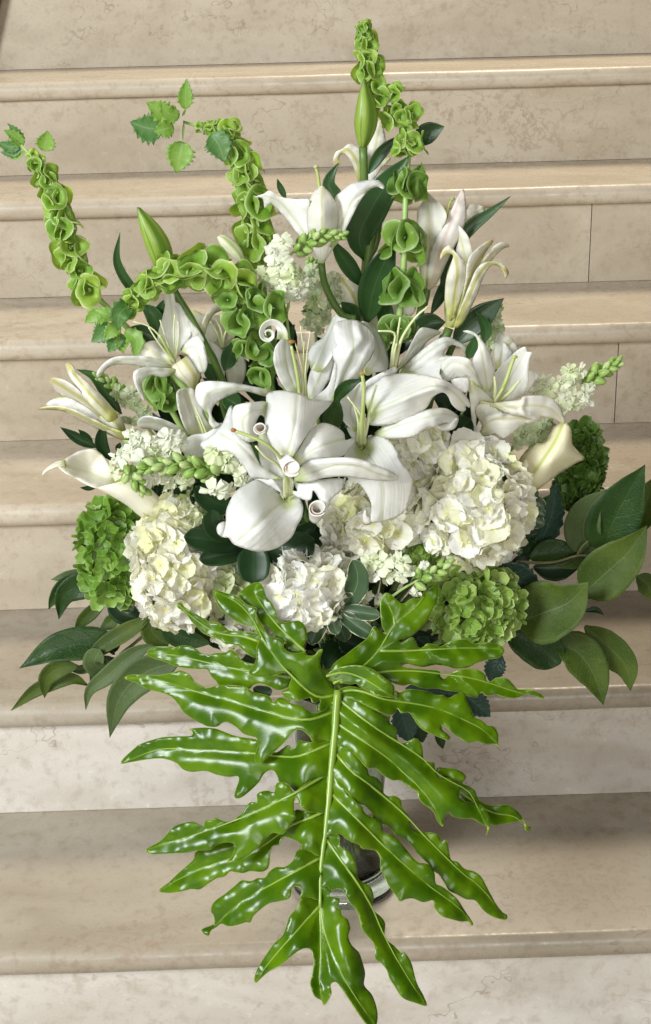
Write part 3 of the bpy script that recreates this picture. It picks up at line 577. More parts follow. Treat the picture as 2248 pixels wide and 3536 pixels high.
# ------------------------------------------------------------------ lilies
def petal(par, c, outl, D, vein=None, mat='lily', bulge=.5, bw=45, groove=.12, ruf=.06, rlen=70, ridge=None, step=7, gw=9, name='petal'):
    return patch(par, name, M[mat], c, outl, D, [vein] if vein else None, bulge=bulge, bw=bw, groove=groove, gw=gw, ruf=ruf, rlen=rlen, ridge=ridge, step=step, thick=.0005)[0]
def curl(par, c, x, y, d, r, dx, dy, length=1.6, turns=1.45, mat='lily_curl'):
    """rolled petal tip: a spiral sheet whose open end looks at the viewer, leaning by (dx, dy) pixels"""
    k = CR[c]; X, Y = k[0]+x*k[2], k[1]+y*k[2]; r = 1.18*r*k[2]; dx *= k[2]; dy *= k[2]
    m = 30; n = 9; V = []; pc = []
    for i in range(n):
        t = i/(n-1); dd = d-length*(1-t); cx = X-2.5*dx*(1-t); cy = Y-2.5*dy*(1-t)
        for j in range(m+1):
            a = j/m*turns*6.283+.6; rr = r*(1-.42*j/m)*(.55+.45*t**1.3+.06*math.sin(a*2+t*3))
            V.append(P3(cx+rr*math.cos(a), cy+rr*math.sin(a)*.92, dd+.25*math.sin(a+1))); pc.append((.35+.65*j/m, 3, .5))
    F = [(i*(m+1)+j, i*(m+1)+j+1, (i+1)*(m+1)+j+1, (i+1)*(m+1)+j) for i in range(n-1) for j in range(m)]
    return solid(link('rolled_tip', mesh('rolled_tip', V, F, pc), M[mat], par), .0009)
def knob(par, name, mat, c, x, y, d, r, sq=.7):
    k = CR[c]; p = P3(k[0]+x*k[2], k[1]+y*k[2], d); rr = r*k[2]*mpp(p); V = []; F = []; n = 10
    for i in range(7):
        a = math.pi*i/6
        for j in range(n):
            t = j/n*6.283; q = 1+.18*math.cos(3*t)
            V.append(p+np.array([math.sin(a)*math.cos(t)*q, math.sin(a)*math.sin(t)*q, math.cos(a)*sq])*rr)
    F = [(i*n+j, i*n+(j+1) % n, (i+1)*n+(j+1) % n, (i+1)*n+j) for i in range(6) for j in range(n)]
    return link(name, mesh(name, V, F, [(.5, 3, .5)]*len(V)), M[mat], par)
def lily(label, c, base, group=None):
    k = CR[c]; return thing('white_lily', label, 'lily', P3(k[0]+base[0]*k[2], k[1]+base[1]*k[2], base[2]), group)
def pistil(par, c, pts, r=.0017, tip='stigma', tr=16):
    s = tube(par, 'pistil', M['pistil'], c, pts, [r*1.3, r, r*.9], 18); p = pts[-1]
    knob(s, 'stigma', tip, c, p[0], p[1], p[2]+.05, tr)
def filaments(par, c, lst, r=.0008):
    for pts in lst: tube(par, 'filament', M['filament'], c, pts, [r*1.5, r, r*.7], 14, 6)

# --- A: the big open lily in the middle
A = lily('largest wide open white lily in the middle, four petal tips tightly rolled, broad front petal', 'e', (690, 930, 13))
petal(A, 'e', [(565, 200), (640, 178), (740, 185), (830, 215), (865, 240), (930, 248), (1010, 252), (990, 290), (930, 350), (890, 410), (840, 480), (790, 560), (750, 625), (715, 665), (690, 640), (640, 622), (600, 560), (565, 480), (550, 380), (560, 280)],
      [(700, 180, 14.5), (570, 220, 13.6), (1000, 260, 13.2), (720, 380, 18.6), (560, 400, 16.2), (880, 400, 17.4), (700, 640, 19.6)], [(700, 630), (735, 500), (760, 380), (770, 200)], bulge=.4)
curl(A, 'e', 738, 715, 20.6, 58, 40, 55, 1.8)
petal(A, 'e', [(740, 655), (800, 560), (860, 460), (930, 405), (1000, 410), (1060, 440), (1095, 475), (1105, 520), (1150, 508), (1168, 530), (1130, 575), (1085, 628), (960, 645), (850, 655), (800, 690), (770, 700)],
      [(760, 660, 18.0), (930, 410, 16.0), (940, 540, 18.6), (1160, 525, 15.4), (1000, 640, 18.4), (1080, 470, 15.8)], [(770, 670), (870, 590), (980, 545), (1100, 510)], bulge=.35, ridge=[([(790, 640), (900, 560), (1120, 530)], .35, 40)])
petal(A, 'e', [(748, 792), (790, 715), (850, 655), (960, 645), (1090, 638), (1200, 650), (1310, 690), (1400, 725), (1465, 765), (1467, 790), (1400, 803), (1250, 790), (1100, 770), (960, 780), (850, 810), (785, 808)],
      [(760, 790, 16.6), (850, 700, 17.8), (1100, 700, 20.2), (1300, 740, 19.8), (1465, 780, 18.8), (960, 770, 18.6)], [(770, 780), (900, 735), (1050, 690), (1200, 700), (1330, 750), (1450, 780)], bulge=.45, ridge=[([(830, 690), (960, 665), (1100, 655), (1250, 680), (1400, 745)], .5, 26)])
petal(A, 'e', [(745, 805), (800, 818), (900, 798), (1080, 785), (1088, 840), (1060, 882), (1010, 925), (988, 985), (975, 1020), (945, 1000), (930, 940), (900, 885), (880, 868), (870, 925), (840, 936), (790, 920), (745, 890), (738, 868), (775, 870)],
      [(760, 850, 15.4), (900, 840, 17.0), (1070, 800, 16.2), (980, 960, 17.6), (820, 920, 16.2)], None, bulge=.4)
curl(A, 'e', 915, 985, 18.4, 56, 10, -30, 2.0)
petal(A, 'e', [(500, 795), (560, 828), (620, 858), (680, 932), (700, 928), (740, 880), (775, 900), (812, 970), (805, 1050), (770, 1112), (740, 1180), (680, 1235), (600, 1275), (500, 1288), (420, 1270), (335, 1238), (300, 1195), (262, 1190), (245, 1180), (268, 1150), (280, 1080), (285, 1000), (330, 900), (370, 858), (440, 815)],
      [(690, 930, 13.8), (530, 1050, 18.6), (420, 1180, 19.4), (560, 1280, 18.7), (800, 1000, 15.8), (680, 1230, 17.8), (330, 920, 16.6), (500, 800, 14.0), (250, 1180, 17.6)], [(690, 935), (600, 1000), (500, 1100), (370, 1205)], bulge=.6, bw=60, gw=12, groove=.22)
petal(A, 'e', [(280, 1085), (240, 1092), (218, 1120), (222, 1160), (250, 1185), (290, 1190), (300, 1140)], [(250, 1140, 17.6), (300, 1140, 17.0)], None, bulge=.35, bw=20)
petal(A, 'e', [(105, 545), (200, 470), (260, 400), (300, 300), (325, 288), (335, 400), (365, 480), (420, 530), (450, 552), (480, 620), (520, 690), (580, 730), (620, 760), (668, 792), (600, 795), (520, 785), (455, 780), (400, 690), (300, 600), (200, 605), (140, 592)],
      [(110, 550, 12.0), (310, 300, 11.0), (350, 520, 14.6), (660, 790, 13.6), (470, 760, 13.8)], [(655, 785), (520, 700), (380, 560), (250, 480)], bulge=.4)
petal(A, 'e', [(455, 770), (520, 780), (600, 790), (640, 830), (680, 900), (640, 870), (560, 830), (490, 800)], [(560, 800, 13.6)], None, bulge=.2)
petal(A, 'e', [(320, 360), (335, 292), (380, 270), (460, 260), (560, 258), (560, 365), (520, 345), (490, 390), (478, 440), (505, 485), (480, 525), (420, 530), (360, 490), (328, 430)],
      [(330, 350, 15.6), (440, 320, 16.8), (555, 300, 14.4), (420, 500, 15.4)], [(560, 310), (460, 320), (400, 380), (410, 500)], mat='lily', bulge=.5, ridge=[([(450, 270), (430, 380), (440, 500)], .4, 40)])
curl(A, 'e', 514, 437, 17.2, 40, -25, -10, 1.8)
petal(A, 'e', [(505, 490), (560, 480), (620, 620), (690, 700), (740, 780), (745, 860), (690, 920), (640, 850), (560, 765), (510, 640)], [(620, 700, 12.4), (690, 900, 13.0)], None, bulge=.2)
pistil(A, 'e', [(705, 900, 14.8), (690, 760, 17.2), (660, 650, 19.6), (590, 570, 20.8), (500, 515, 21.2), (330, 450, 21.4)], .0016, 'anther', 20)
filaments(A, 'e', [[(720, 900, 14.6), (700, 780, 16.4), (640, 690, 18.2), (560, 640, 19.0), (485, 560, 19.6)], [(690, 910, 14.6), (685, 800, 16.6), (695, 740, 17.2)], [(735, 890, 14.5), (725, 790, 16.5), (715, 740, 17.4)]], .0014)
stem_to_vase(A, M['stem'], 'e', [(700, 930, 12.4), (720, 990, 8)])

# --- B: lily beside it
B = lily('open white lily, long right petal bent over, broad petal hanging onto white hydrangea', 'f', (490, 970, 11))
petal(B, 'f', [(530, 560), (580, 530), (650, 480), (740, 462), (860, 462), (980, 480), (1080, 510), (1160, 560), (1220, 620), (1246, 670), (1240, 695), (1217, 682), (1213, 716), (1170, 715), (1120, 672), (1090, 612), (1050, 590), (990, 622), (950, 690), (880, 740), (760, 790), (650, 817), (560, 815), (540, 790), (545, 750), (535, 700), (520, 640)],
      [(530, 600, 11.4), (560, 800, 12.6), (760, 470, 11.8), (800, 640, 16.0), (1000, 560, 16.0), (1160, 620, 14.2), (1220, 700, 12.4), (880, 730, 14.6)], [(550, 720), (700, 660), (860, 590), (1000, 545), (1120, 580), (1220, 690)], bulge=.35, ridge=[([(560, 720), (720, 650), (870, 590), (1000, 560), (1060, 575)], .7, 32)])
petal(B, 'f', [(590, 870), (650, 830), (800, 770), (950, 710), (1070, 700), (1150, 740), (1165, 770), (1150, 800), (1060, 800), (1005, 825), (940, 840), (850, 895), (760, 905), (660, 910), (600, 902)],
      [(600, 880, 11.8), (800, 820, 14.8), (1000, 760, 14.8), (1150, 760, 13.0)], [(600, 890), (720, 830), (860, 790), (1050, 740), (1150, 760)], bulge=.5)
petal(B, 'f', [(1165, 768), (1160, 800), (1140, 838), (1090, 855), (1040, 850), (1005, 822), (1050, 820), (1090, 800), (1125, 770)], [(1080, 830, 13.6), (1160, 780, 13.2)], None, bulge=.3, bw=16)
petal(B, 'f', [(500, 515), (430, 570), (370, 620), (340, 690), (360, 770), (420, 840), (458, 862), (475, 800), (500, 740), (515, 650), (505, 580)], [(500, 530, 10.0), (345, 690, 11.6), (430, 700, 10.6), (455, 850, 11.6)], [(470, 840), (420, 720), (480, 540)], bulge=-.3)
petal(B, 'f', [(395, 830), (455, 855), (475, 800), (505, 760), (520, 900), (500, 980), (460, 940), (420, 890)], [(460, 880, 11.0)], None, bulge=.1)
petal(B, 'f', [(525, 520), (600, 470), (725, 415), (738, 450), (650, 500), (560, 560), (530, 578)], [(530, 540, 10.2), (730, 430, 9.4)], None, bulge=.3)
petal(B, 'f', [(520, 975), (530, 910), (600, 888), (680, 920), (730, 980), (775, 1075), (830, 1150), (848, 1200), (835, 1300), (800, 1400), (740, 1450), (650, 1480), (570, 1487), (560, 1440), (565, 1370), (540, 1300), (480, 1220), (400, 1180), (370, 1060), (400, 990), (430, 910), (460, 945), (495, 985)],
      [(510, 980, 11.6), (600, 900, 12.2), (620, 1080, 16.6), (760, 1180, 17.0), (640, 1300, 16.8), (700, 1460, 15.4), (570, 1480, 15.6), (400, 1080, 14.2)], [(515, 985), (600, 1100), (650, 1250), (640, 1480)], bulge=.4, bw=70)
petal(B, 'f', [(525, 1398), (500, 1440), (503, 1488), (530, 1505), (568, 1492), (560, 1450), (540, 1440)], [(530, 1450, 15.2)], None, mat='lily_curl', bulge=.3, bw=15)
pistil(B, 'f', [(495, 960, 11.4), (495, 850, 13.2), (510, 660, 15.2), (512, 540, 16.0), (500, 458, 16.4)], .0019, 'stigma', 22)
filaments(B, 'f', [[(480, 940, 11.6), (490, 800, 13.4), (490, 740, 14.0), (400, 620, 14.6)], [(510, 930, 11.6), (540, 800, 13.4), (555, 690, 14.4), (600, 540, 15.0)], [(470, 930, 11.6), (475, 800, 13.2), (440, 660, 14.0)], [(520, 950, 11.6), (515, 800, 13.4), (520, 740, 14)]], .0013)
stem_to_vase(B, M['stem'], 'f', [(500, 970, 10.6), (480, 1030, 7)])

# --- C: crumpled lily with the spiral tip
C_ = lily('white lily with crumpled upright petals and one petal tip coiled in a spiral', 'f', (90, 640, 5))
petal(C_, 'j', [(490, 1560), (470, 1480), (440, 1400), (400, 1290), (372, 1215), (350, 1195), (340, 1260), (300, 1320), (288, 1400), (305, 1480), (340, 1560), (400, 1640), (470, 1660)], [(350, 1230, 10.4), (300, 1400, 10.6), (400, 1450, 9.4), (460, 1600, 9.0)], [(450, 1640), (380, 1440), (360, 1230)], bulge=.3)
ribbon(C_, 'petal', M['lily'], 'j', [(352, 1265, 10.3), (350, 1205, 10.4), (320, 1160, 10.5), (272, 1145, 10.6), (228, 1165, 10.7), (205, 1210, 10.8), (216, 1255, 10.9), (255, 1270, 11.0), (285, 1245, 11.0), (282, 1212, 11.1), (252, 1200, 11.1), (232, 1215, 11.1), (236, 1238, 11.1)], 42, 'tail', roll=[10, 46, 50, 50, 50, 50], cup=.1, n=48, m=6, thick=.0008)
petal(C_, 'f', [(140, 385), (122, 340), (160, 260), (230, 210), (270, 130), (310, 55), (350, 70), (405, 100), (340, 200), (300, 330), (220, 440), (150, 430)], [(130, 340, 5.0), (320, 70, 5.4), (280, 260, 7.4)], [(180, 430), (240, 280), (320, 80)], bulge=.4)
petal(C_, 'f', [(315, 112), (420, 88), (500, 108), (570, 170), (592, 260), (560, 350), (510, 420), (480, 490), (420, 510), (360, 560), (310, 645), (285, 652), (318, 520), (326, 420), (300, 345), (298, 290), (325, 265), (308, 200)],
      [(320, 115, 8.6), (430, 95, 7.6), (560, 180, 8.2), (450, 300, 10.4), (310, 330, 10.0), (420, 500, 9.0), (300, 640, 8.4)], [(310, 640), (370, 480), (440, 300), (420, 110)], bulge=.4, ridge=[([(470, 140), (500, 220), (420, 300), (350, 440), (320, 560)], .6, 26), ([(560, 260), (480, 420), (390, 520)], .35, 22)])
petal(C_, 'f', [(500, 98), (580, 130), (640, 210), (670, 300), (682, 400), (660, 440), (590, 452), (540, 475), (515, 435), (570, 340), (586, 240), (556, 160)], [(520, 110, 6.8), (670, 380, 5.8), (600, 300, 7.6)], [(540, 460), (620, 320), (560, 130)], bulge=.4)
petal(C_, 'f', [(125, 620), (120, 560), (150, 430), (220, 350), (300, 295), (315, 370), (290, 470), (230, 570), (200, 630), (150, 650)], [(130, 600, 6.4), (290, 310, 7.4), (220, 450, 7.6)], [(140, 640), (200, 500), (290, 310)], bulge=.2, ridge=[([(160, 600), (210, 460), (290, 340)], .3, 14), ([(210, 600), (260, 480), (300, 360)], .35, 14)])
petal(C_, 'f', [(150, 640), (260, 550), (300, 430), (315, 365), (332, 420), (315, 560), (290, 655), (200, 650)], [(240, 600, 8.0), (315, 400, 9.0)], None, bulge=.2)
filaments(C_, 'f', [[(105, 640, 8.4), (85, 430, 10.0), (40, 250, 10.6)], [(112, 640, 8.4), (105, 400, 9.6), (75, 130, 10.2)], [(118, 640, 8.4), (112, 400, 9.6), (142, 170, 10.2)], [(112, 640, 8.4), (95, 420, 9.8), (100, 240, 10.2)], [(118, 640, 8.4), (108, 480, 9.8), (122, 300, 10.2)]], .0008)
tube(C_, 'pistil', M['pistil'], 'f', [(75, 640, 9), (55, 480, 10.2), (12, 270, 10.8)], [.002, .0014], 14)
knob(C_, 'anther', 'anther', 'f', 14, 240, 10.9, 26, .5)
stem_to_vase(C_, M['stem'], 'f', [(100, 650, 5), (120, 750, 3)])

# --- D: lily facing away, stamens standing up
Dl = lily('white lily seen side on with pale stamens standing in front of bell shaped green calyces', 'f', (720, 440, 4))
petal(Dl, 'f', [(745, 425), (800, 330), (850, 230), (895, 155), (940, 143), (1043, 172), (1000, 205), (950, 240), (900, 310), (830, 370), (775, 425)], [(760, 420, 4.5), (900, 220, 5.6), (1040, 175, 4.6)], [(760, 420), (880, 250), (1035, 172)], bulge=.35)
petal(Dl, 'f', [(765, 460), (820, 385), (900, 310), (1010, 230), (1090, 208), (1170, 240), (1243, 290), (1220, 312), (1170, 275), (1110, 265), (1065, 325), (1130, 345), (1060, 390), (1030, 450), (1050, 490), (900, 475)], [(780, 455, 5.0), (950, 330, 7.0), (1100, 220, 6.2), (1240, 300, 5.2), (1040, 480, 7.4)], [(780, 455), (920, 340), (1090, 240), (1220, 300)], bulge=.4, ridge=[([(840, 440), (960, 330), (1080, 280)], .4, 24)])
petal(Dl, 'f', [(830, 445), (900, 380), (1000, 345), (1100, 338), (1155, 355), (1065, 400), (1035, 450), (1050, 500), (950, 475), (850, 462)], [(850, 450, 6.6), (1100, 350, 8.0), (1000, 420, 8.0)], [(840, 450), (980, 390), (1140, 350)], bulge=.35)
filaments(Dl, 'f', [[(700, 430, 7), (712, 300, 8), (725, 180, 8.4), (610, 165, 8.6)], [(715, 430, 7), (735, 260, 8), (765, 70, 8.4)], [(725, 430, 7), (760, 260, 8), (800, 170, 8.4), (880, 60, 8.6), (960, -5, 8.6)], [(710, 430, 7), (722, 330, 8), (740, 250, 8.4)]], .0013)
stem_to_vase(Dl, M['stem'], 'f', [(740, 440, 4), (720, 560, 2)])

# --- E: lily on the right
E_ = lily('open white lily with a green stigma beside the pale yellow calla, lower petal browned', 'g', (440, 880, 6))
petal(E_, 'g', [(145, 440), (165, 380), (220, 345), (290, 345), (350, 370), (380, 440), (405, 500), (435, 560), (400, 580), (340, 490), (280, 488), (200, 510), (150, 490)], [(150, 450, 8.4), (260, 360, 9.8), (330, 460, 9.0), (430, 560, 7.6)], [(430, 560), (340, 420), (230, 380), (150, 450)], bulge=.5)
petal(E_, 'g', [(215, 505), (330, 488), (337, 560), (310, 592), (260, 562)], [(270, 530, 8.6)], None, bulge=.2)
petal(E_, 'g', [(365, 372), (402, 280), (388, 210), (345, 185), (295, 168), (340, 163), (392, 190), (450, 260), (490, 330), (517, 430), (510, 520), (480, 595), (455, 605), (400, 510)], [(300, 168, 8.2), (440, 330, 7.6), (480, 590, 6.4), (370, 370, 7.8)], [(470, 600), (440, 400), (400, 230), (300, 168)], bulge=.5)
petal(E_, 'g', [(465, 600), (490, 510), (540, 430), (600, 370), (660, 310), (720, 275), (735, 290), (740, 310), (776, 315), (755, 360), (750, 440), (745, 520), (720, 600), (650, 640), (560, 670), (510, 668)], [(520, 650, 5.4), (480, 560, 6.6), (620, 470, 4.6), (730, 290, 5.2), (740, 500, 5.8)], [(540, 660), (610, 520), (680, 400), (735, 300)], bulge=-.25, ridge=[([(700, 600), (720, 450), (750, 340)], .3, 20)])
petal(E_, 'g', [(340, 495), (400, 540), (460, 592), (515, 665), (430, 660), (395, 720), (385, 860), (372, 880), (350, 700)], [(350, 520, 8.4), (500, 660, 7.0), (380, 860, 7.0)], None, 'lily_far', bulge=.3)
petal(E_, 'g', [(725, 605), (742, 520), (758, 435), (824, 470), (790, 520), (760, 565)], [(760, 520, 4.6)], None, bulge=.2)
petal(E_, 'g', [(420, 650), (500, 662), (600, 652), (690, 642), (720, 618), (850, 614), (920, 640), (970, 690), (1002, 790), (990, 806), (930, 772), (850, 762), (800, 786), (720, 762), (620, 742), (560, 720), (510, 692), (440, 682)], [(430, 665, 8.4), (650, 690, 10.2), (860, 650, 9.4), (995, 800, 8.6), (800, 770, 9.8)], [(440, 670), (600, 690), (780, 680), (900, 700), (995, 795)], 'lily_far', bulge=.3, ridge=[([(520, 670), (640, 720), (760, 740)], .35, 20), ([(720, 630), (700, 700), (720, 750)], .3, 18)])
petal(E_, 'g', [(380, 725), (410, 672), (480, 662), (560, 722), (740, 762), (850, 767), (800, 792), (720, 812), (640, 872), (580, 912), (520, 882), (450, 902), (348, 922), (400, 872), (430, 820)], [(360, 915, 6.6), (450, 700, 8.4), (560, 800, 9.6), (840, 770, 8.8)], [(370, 910), (480, 790), (600, 770), (820, 770)], 'lily_far', bulge=.4, ridge=[([(400, 890), (480, 760), (560, 740)], .5, 26)])
pistil(E_, 'g', [(530, 655, 6.6), (590, 520, 7.6), (625, 420, 7.8), (652, 345, 8.0)], .0018, 'pistil', 20)
filaments(E_, 'g', [[(515, 650, 6.6), (522, 560, 7.4), (515, 480, 7.6)], [(560, 640, 6.6), (630, 570, 7.2), (690, 510, 7.6)], [(550, 640, 6.6), (620, 590, 7.4), (670, 530, 7.6)], [(520, 650, 6.8), (550, 600, 7.4), (575, 560, 7.6)]], .0016)
stem_to_vase(E_, M['stem'], 'g', [(400, 890, 5.6), (340, 1000, 4)])

# --- F: lily at the top of the group
Fl = lily('upright white lily high above the snapdragon, three petals spread, green pistil on top', 'j', (620, 735, 0))
loft(Fl, 'petal_tube', M['lily'], 'j', [(600, 738, 640, 738, 0, 1), (585, 690, 668, 690, 0, 1), (555, 620, 712, 620, 0, .9), (530, 550, 758, 550, 0, .8), (522, 500, 760, 500, -.2, .7)], caps=False)
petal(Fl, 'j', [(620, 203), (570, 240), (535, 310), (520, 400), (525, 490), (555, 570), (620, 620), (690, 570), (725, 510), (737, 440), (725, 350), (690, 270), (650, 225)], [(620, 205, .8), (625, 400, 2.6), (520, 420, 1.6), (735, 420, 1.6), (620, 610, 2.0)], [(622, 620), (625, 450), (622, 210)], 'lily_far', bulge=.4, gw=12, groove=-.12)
petal(Fl, 'j', [(535, 302), (440, 296), (340, 280), (260, 238), (222, 258), (160, 280), (214, 292), (228, 358), (250, 340), (280, 330), (330, 380), (400, 460), (450, 530), (540, 610), (550, 480), (528, 400)], [(160, 280, .2), (250, 260, 1.2), (400, 350, .6), (530, 560, .8)], [(540, 590), (440, 440), (330, 310), (230, 270)], bulge=.35)
petal(Fl, 'j', [(712, 300), (760, 240), (830, 190), (920, 167), (1010, 165), (1052, 200), (1046, 226), (1000, 210), (940, 240), (880, 320), (840, 400), (800, 480), (760, 560), (700, 630), (670, 600), (722, 520), (737, 430)], [(720, 320, .2), (850, 260, 1.6), (1040, 200, 1.0), (700, 610, .9)], [(700, 610), (780, 420), (860, 280), (1040, 200)], bulge=.4)
pistil(Fl, 'j', [(608, 330, .4), (604, 200, .2), (596, 130, .4), (580, 72, .6)], .0016, 'pistil', 17)
stem_to_vase(Fl, M['stem'], 'j', [(620, 735, 0), (626, 800, -.1), (642, 880, -.2), (680, 970, -.3), (735, 1060, -.4), (790, 1130, -.4), (840, 1230, -.4)], .0037)

# --- G: lily behind the tall bells, pink rib
Gl = lily('tall narrow white lily with a pinkish rib behind the tallest bell shaped green spike', 'j', (1350, 910, -4))
petal(Gl, 'j', [(1290, 355), (1325, 300), (1335, 240), (1400, 285), (1460, 350), (1485, 420), (1445, 520), (1400, 650), (1375, 780), (1352, 905), (1310, 880), (1292, 700), (1282, 500), (1280, 420)], [(1340, 250, -4), (1400, 450, -2.6), (1340, 890, -3)], [(1345, 900), (1370, 600), (1350, 260)], 'lily_far', bulge=.4)
petal(Gl, 'q', [(580, 1215), (590, 1100), (620, 1010), (668, 930), (690, 880), (733, 800), (747, 860), (746, 930), (720, 1000), (680, 1080), (635, 1180), (605, 1222)], [(735, 800, -2.6), (670, 980, -1.6), (600, 1210, -2)], [(600, 1215), (650, 1040), (705, 900), (735, 805)], 'lily_pink', bulge=.4)
petal(Gl, 'q', [(742, 945), (760, 872), (790, 866), (810, 872), (828, 882), (812, 920), (770, 962)], [(785, 910, -4)], [(745, 950), (820, 880)], 'lily_far', bulge=.2, ruf=.2, rlen=30)
pistil(Gl, 'q', [(660, 960, -3), (672, 880, -3), (688, 842, -3)], .0016, 'pistil', 12)
stem_to_vase(Gl, M['stem'], 'j', [(1350, 905, -3.6), (1330, 1020, -3.4), (1290, 1160, -3)], .004)

# --- H: half open trumpet, yellow ribs
Hl = lily('half open trumpet lily with yellow ribs and recurved tips above dark leaves', 's', (1545, 1140, -1))
loft(Hl, 'petal_tube', M['lily_open'], 'v', [(615, 1715, 680, 1730, -1, 1), (597, 1620, 770, 1670, -1, 1), (595, 1450, 862, 1510, -1, .95), (600, 1270, 940, 1340, -1, .9), (630, 1100, 985, 1180, -1.2, .8), (680, 980, 1000, 1060, -1.4, .7)], caps=False)
petal(Hl, 'v', [(545, 985), (560, 900), (610, 840), (660, 828), (715, 895), (790, 960), (828, 1050), (838, 1180), (810, 1320), (750, 1480), (700, 1620), (640, 1640), (600, 1450), (615, 1200), (655, 1060), (690, 945), (650, 915), (590, 940)], [(550, 975, 1.6), (640, 850, 1.8), (740, 1150, 1.8), (610, 1350, 1.0), (830, 1150, 1.2), (680, 1620, .6)], [(680, 1620), (710, 1350), (740, 1100), (690, 920), (570, 910)], 'lily_open', bulge=.3)
petal(Hl, 'v', [(708, 588), (790, 640), (860, 740), (890, 860), (900, 960), (860, 1080), (800, 1080), (740, 950), (722, 880), (742, 760)], [(710, 590, -1.8), (800, 800, -1.4), (840, 1050, -1.4)], [(830, 1070), (800, 850), (715, 600)], 'lily_far', bulge=.35)
petal(Hl, 'v', [(1000, 1010), (1060, 930), (1120, 850), (1200, 795), (1270, 800), (1308, 835), (1240, 860), (1160, 930), (1090, 1020), (1020, 1060)], [(1020, 1040, -1.2), (1150, 860, -.6), (1300, 830, -1.2)], [(1020, 1040), (1140, 890), (1290, 825)], 'lily_far', bulge=.3)
petal(Hl, 'v', [(825, 1200), (838, 1060), (870, 950), (940, 870), (1030, 800), (1110, 762), (1130, 780), (1110, 815), (1060, 880), (1010, 970), (960, 1080), (900, 1220), (830, 1420), (770, 1560), (740, 1560), (790, 1380)], [(1115, 775, -.4), (950, 950, .8), (880, 1180, 1.2), (760, 1550, .6)], [(755, 1555), (850, 1250), (950, 1020), (1110, 785)], 'lily_open', bulge=.3)
petal(Hl, 'v', [(700, 1725), (740, 1580), (800, 1430), (880, 1230), (945, 1085), (1020, 1020), (1100, 1000), (1200, 1010), (1275, 1070), (1298, 1130), (1262, 1192), (1245, 1125), (1195, 1060), (1125, 1045), (1060, 1100), (1005, 1210), (960, 1340), (880, 1520), (785, 1690)], [(1262, 1190, .2), (1200, 1030, .8), (1020, 1080, 1.4), (900, 1330, 1.8), (720, 1710, .4)], [(715, 1715), (850, 1420), (970, 1150), (1110, 1020), (1280, 1110)], 'lily_open', bulge=.35)
stem_to_vase(Hl, M['stem'], 'g', [(200, 150, -1), (185, 200, -1), (120, 330, -1)], .0045)

# --- I: lily at the left
Il = lily('white lily on the left with long drooping petals and pale green throat', 'h', (1140, 880, 3))
petal(Il, 'h', [(890, 600), (893, 500), (920, 400), (943, 300), (938, 225), (1000, 228), (1010, 290), (1040, 300), (1100, 400), (1122, 500), (1060, 600), (1010, 660), (980, 720), (930, 680)], [(960, 230, 3.2), (1000, 450, 2.4), (900, 560, 3.2), (980, 700, 4.2)], [(985, 700), (1000, 500), (970, 240)], bulge=-.2, ridge=[([(1010, 640), (1030, 480), (1000, 310)], .35, 18)])
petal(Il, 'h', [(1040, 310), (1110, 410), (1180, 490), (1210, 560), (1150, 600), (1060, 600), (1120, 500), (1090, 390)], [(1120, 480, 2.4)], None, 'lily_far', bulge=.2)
petal(Il, 'h', [(990, 735), (900, 685), (800, 660), (700, 658), (600, 664), (530, 698), (474, 760), (468, 800), (490, 803), (540, 742), (620, 716), (720, 722), (800, 735), (900, 748)], [(985, 730, 4.6), (720, 680, 6.4), (475, 795, 5.8)], [(980, 730), (800, 690), (620, 690), (480, 790)], bulge=.35, bw=25)
petal(Il, 'h', [(1000, 745), (900, 738), (800, 735), (735, 758), (718, 800), (740, 880), (780, 950), (802, 968), (796, 930), (780, 870), (790, 820), (850, 790), (920, 805), (980, 792), (1015, 765)], [(1000, 760, 5.0), (780, 760, 7.0), (795, 960, 6.2)], [(1000, 760), (850, 760), (760, 800), (795, 955)], bulge=.35, bw=25)
petal(Il, 'h', [(1050, 615), (1100, 550), (1160, 517), (1200, 560), (1225, 640), (1232, 720), (1212, 773), (1180, 767), (1140, 705), (1100, 655)], [(1060, 620, 5.2), (1170, 540, 6.0), (1200, 760, 6.2), (1160, 640, 6.8)], [(1060, 620), (1150, 600), (1200, 760)], bulge=.4)
loft(Il, 'petal_tube', M['lily_open'], 'h', [(1128, 892, 1152, 880, 3.4, 1), (1085, 850, 1185, 800, 3.8, 1), (1015, 800, 1172, 745, 4.2, .8), (985, 730, 1100, 650, 4.4, .7)], caps=False)
petal(Il, 'h', [(755, 655), (790, 580), (850, 553), (905, 570), (960, 650), (988, 725), (900, 692)], [(860, 620, 3.6), (980, 715, 4.6)], [(980, 715), (800, 600)], 'lily_far', bulge=.3)
filaments(Il, 'h', [[(1000, 690, 5), (900, 520, 6.2), (820, 450, 6.6), (720, 420, 6.8)], [(1000, 690, 5), (940, 520, 6.2), (905, 410, 6.4)], [(1005, 690, 5), (1000, 480, 6.2), (1008, 370, 6.4)], [(1010, 680, 5), (1035, 520, 6.0), (1030, 420, 6.4)], [(990, 690, 5), (890, 560, 6.2), (825, 460, 6.4)]], .0009)
tube(Il, 'pistil', M['pistil'], 'h', [(1005, 700, 5), (940, 580, 6.4), (900, 510, 6.8)], [.0018, .0012], 12)
stem_to_vase(Il, M['stem'], 'h', [(1140, 885, 3.2), (1160, 960, 2.4), (1230, 1100, 2)], .004)

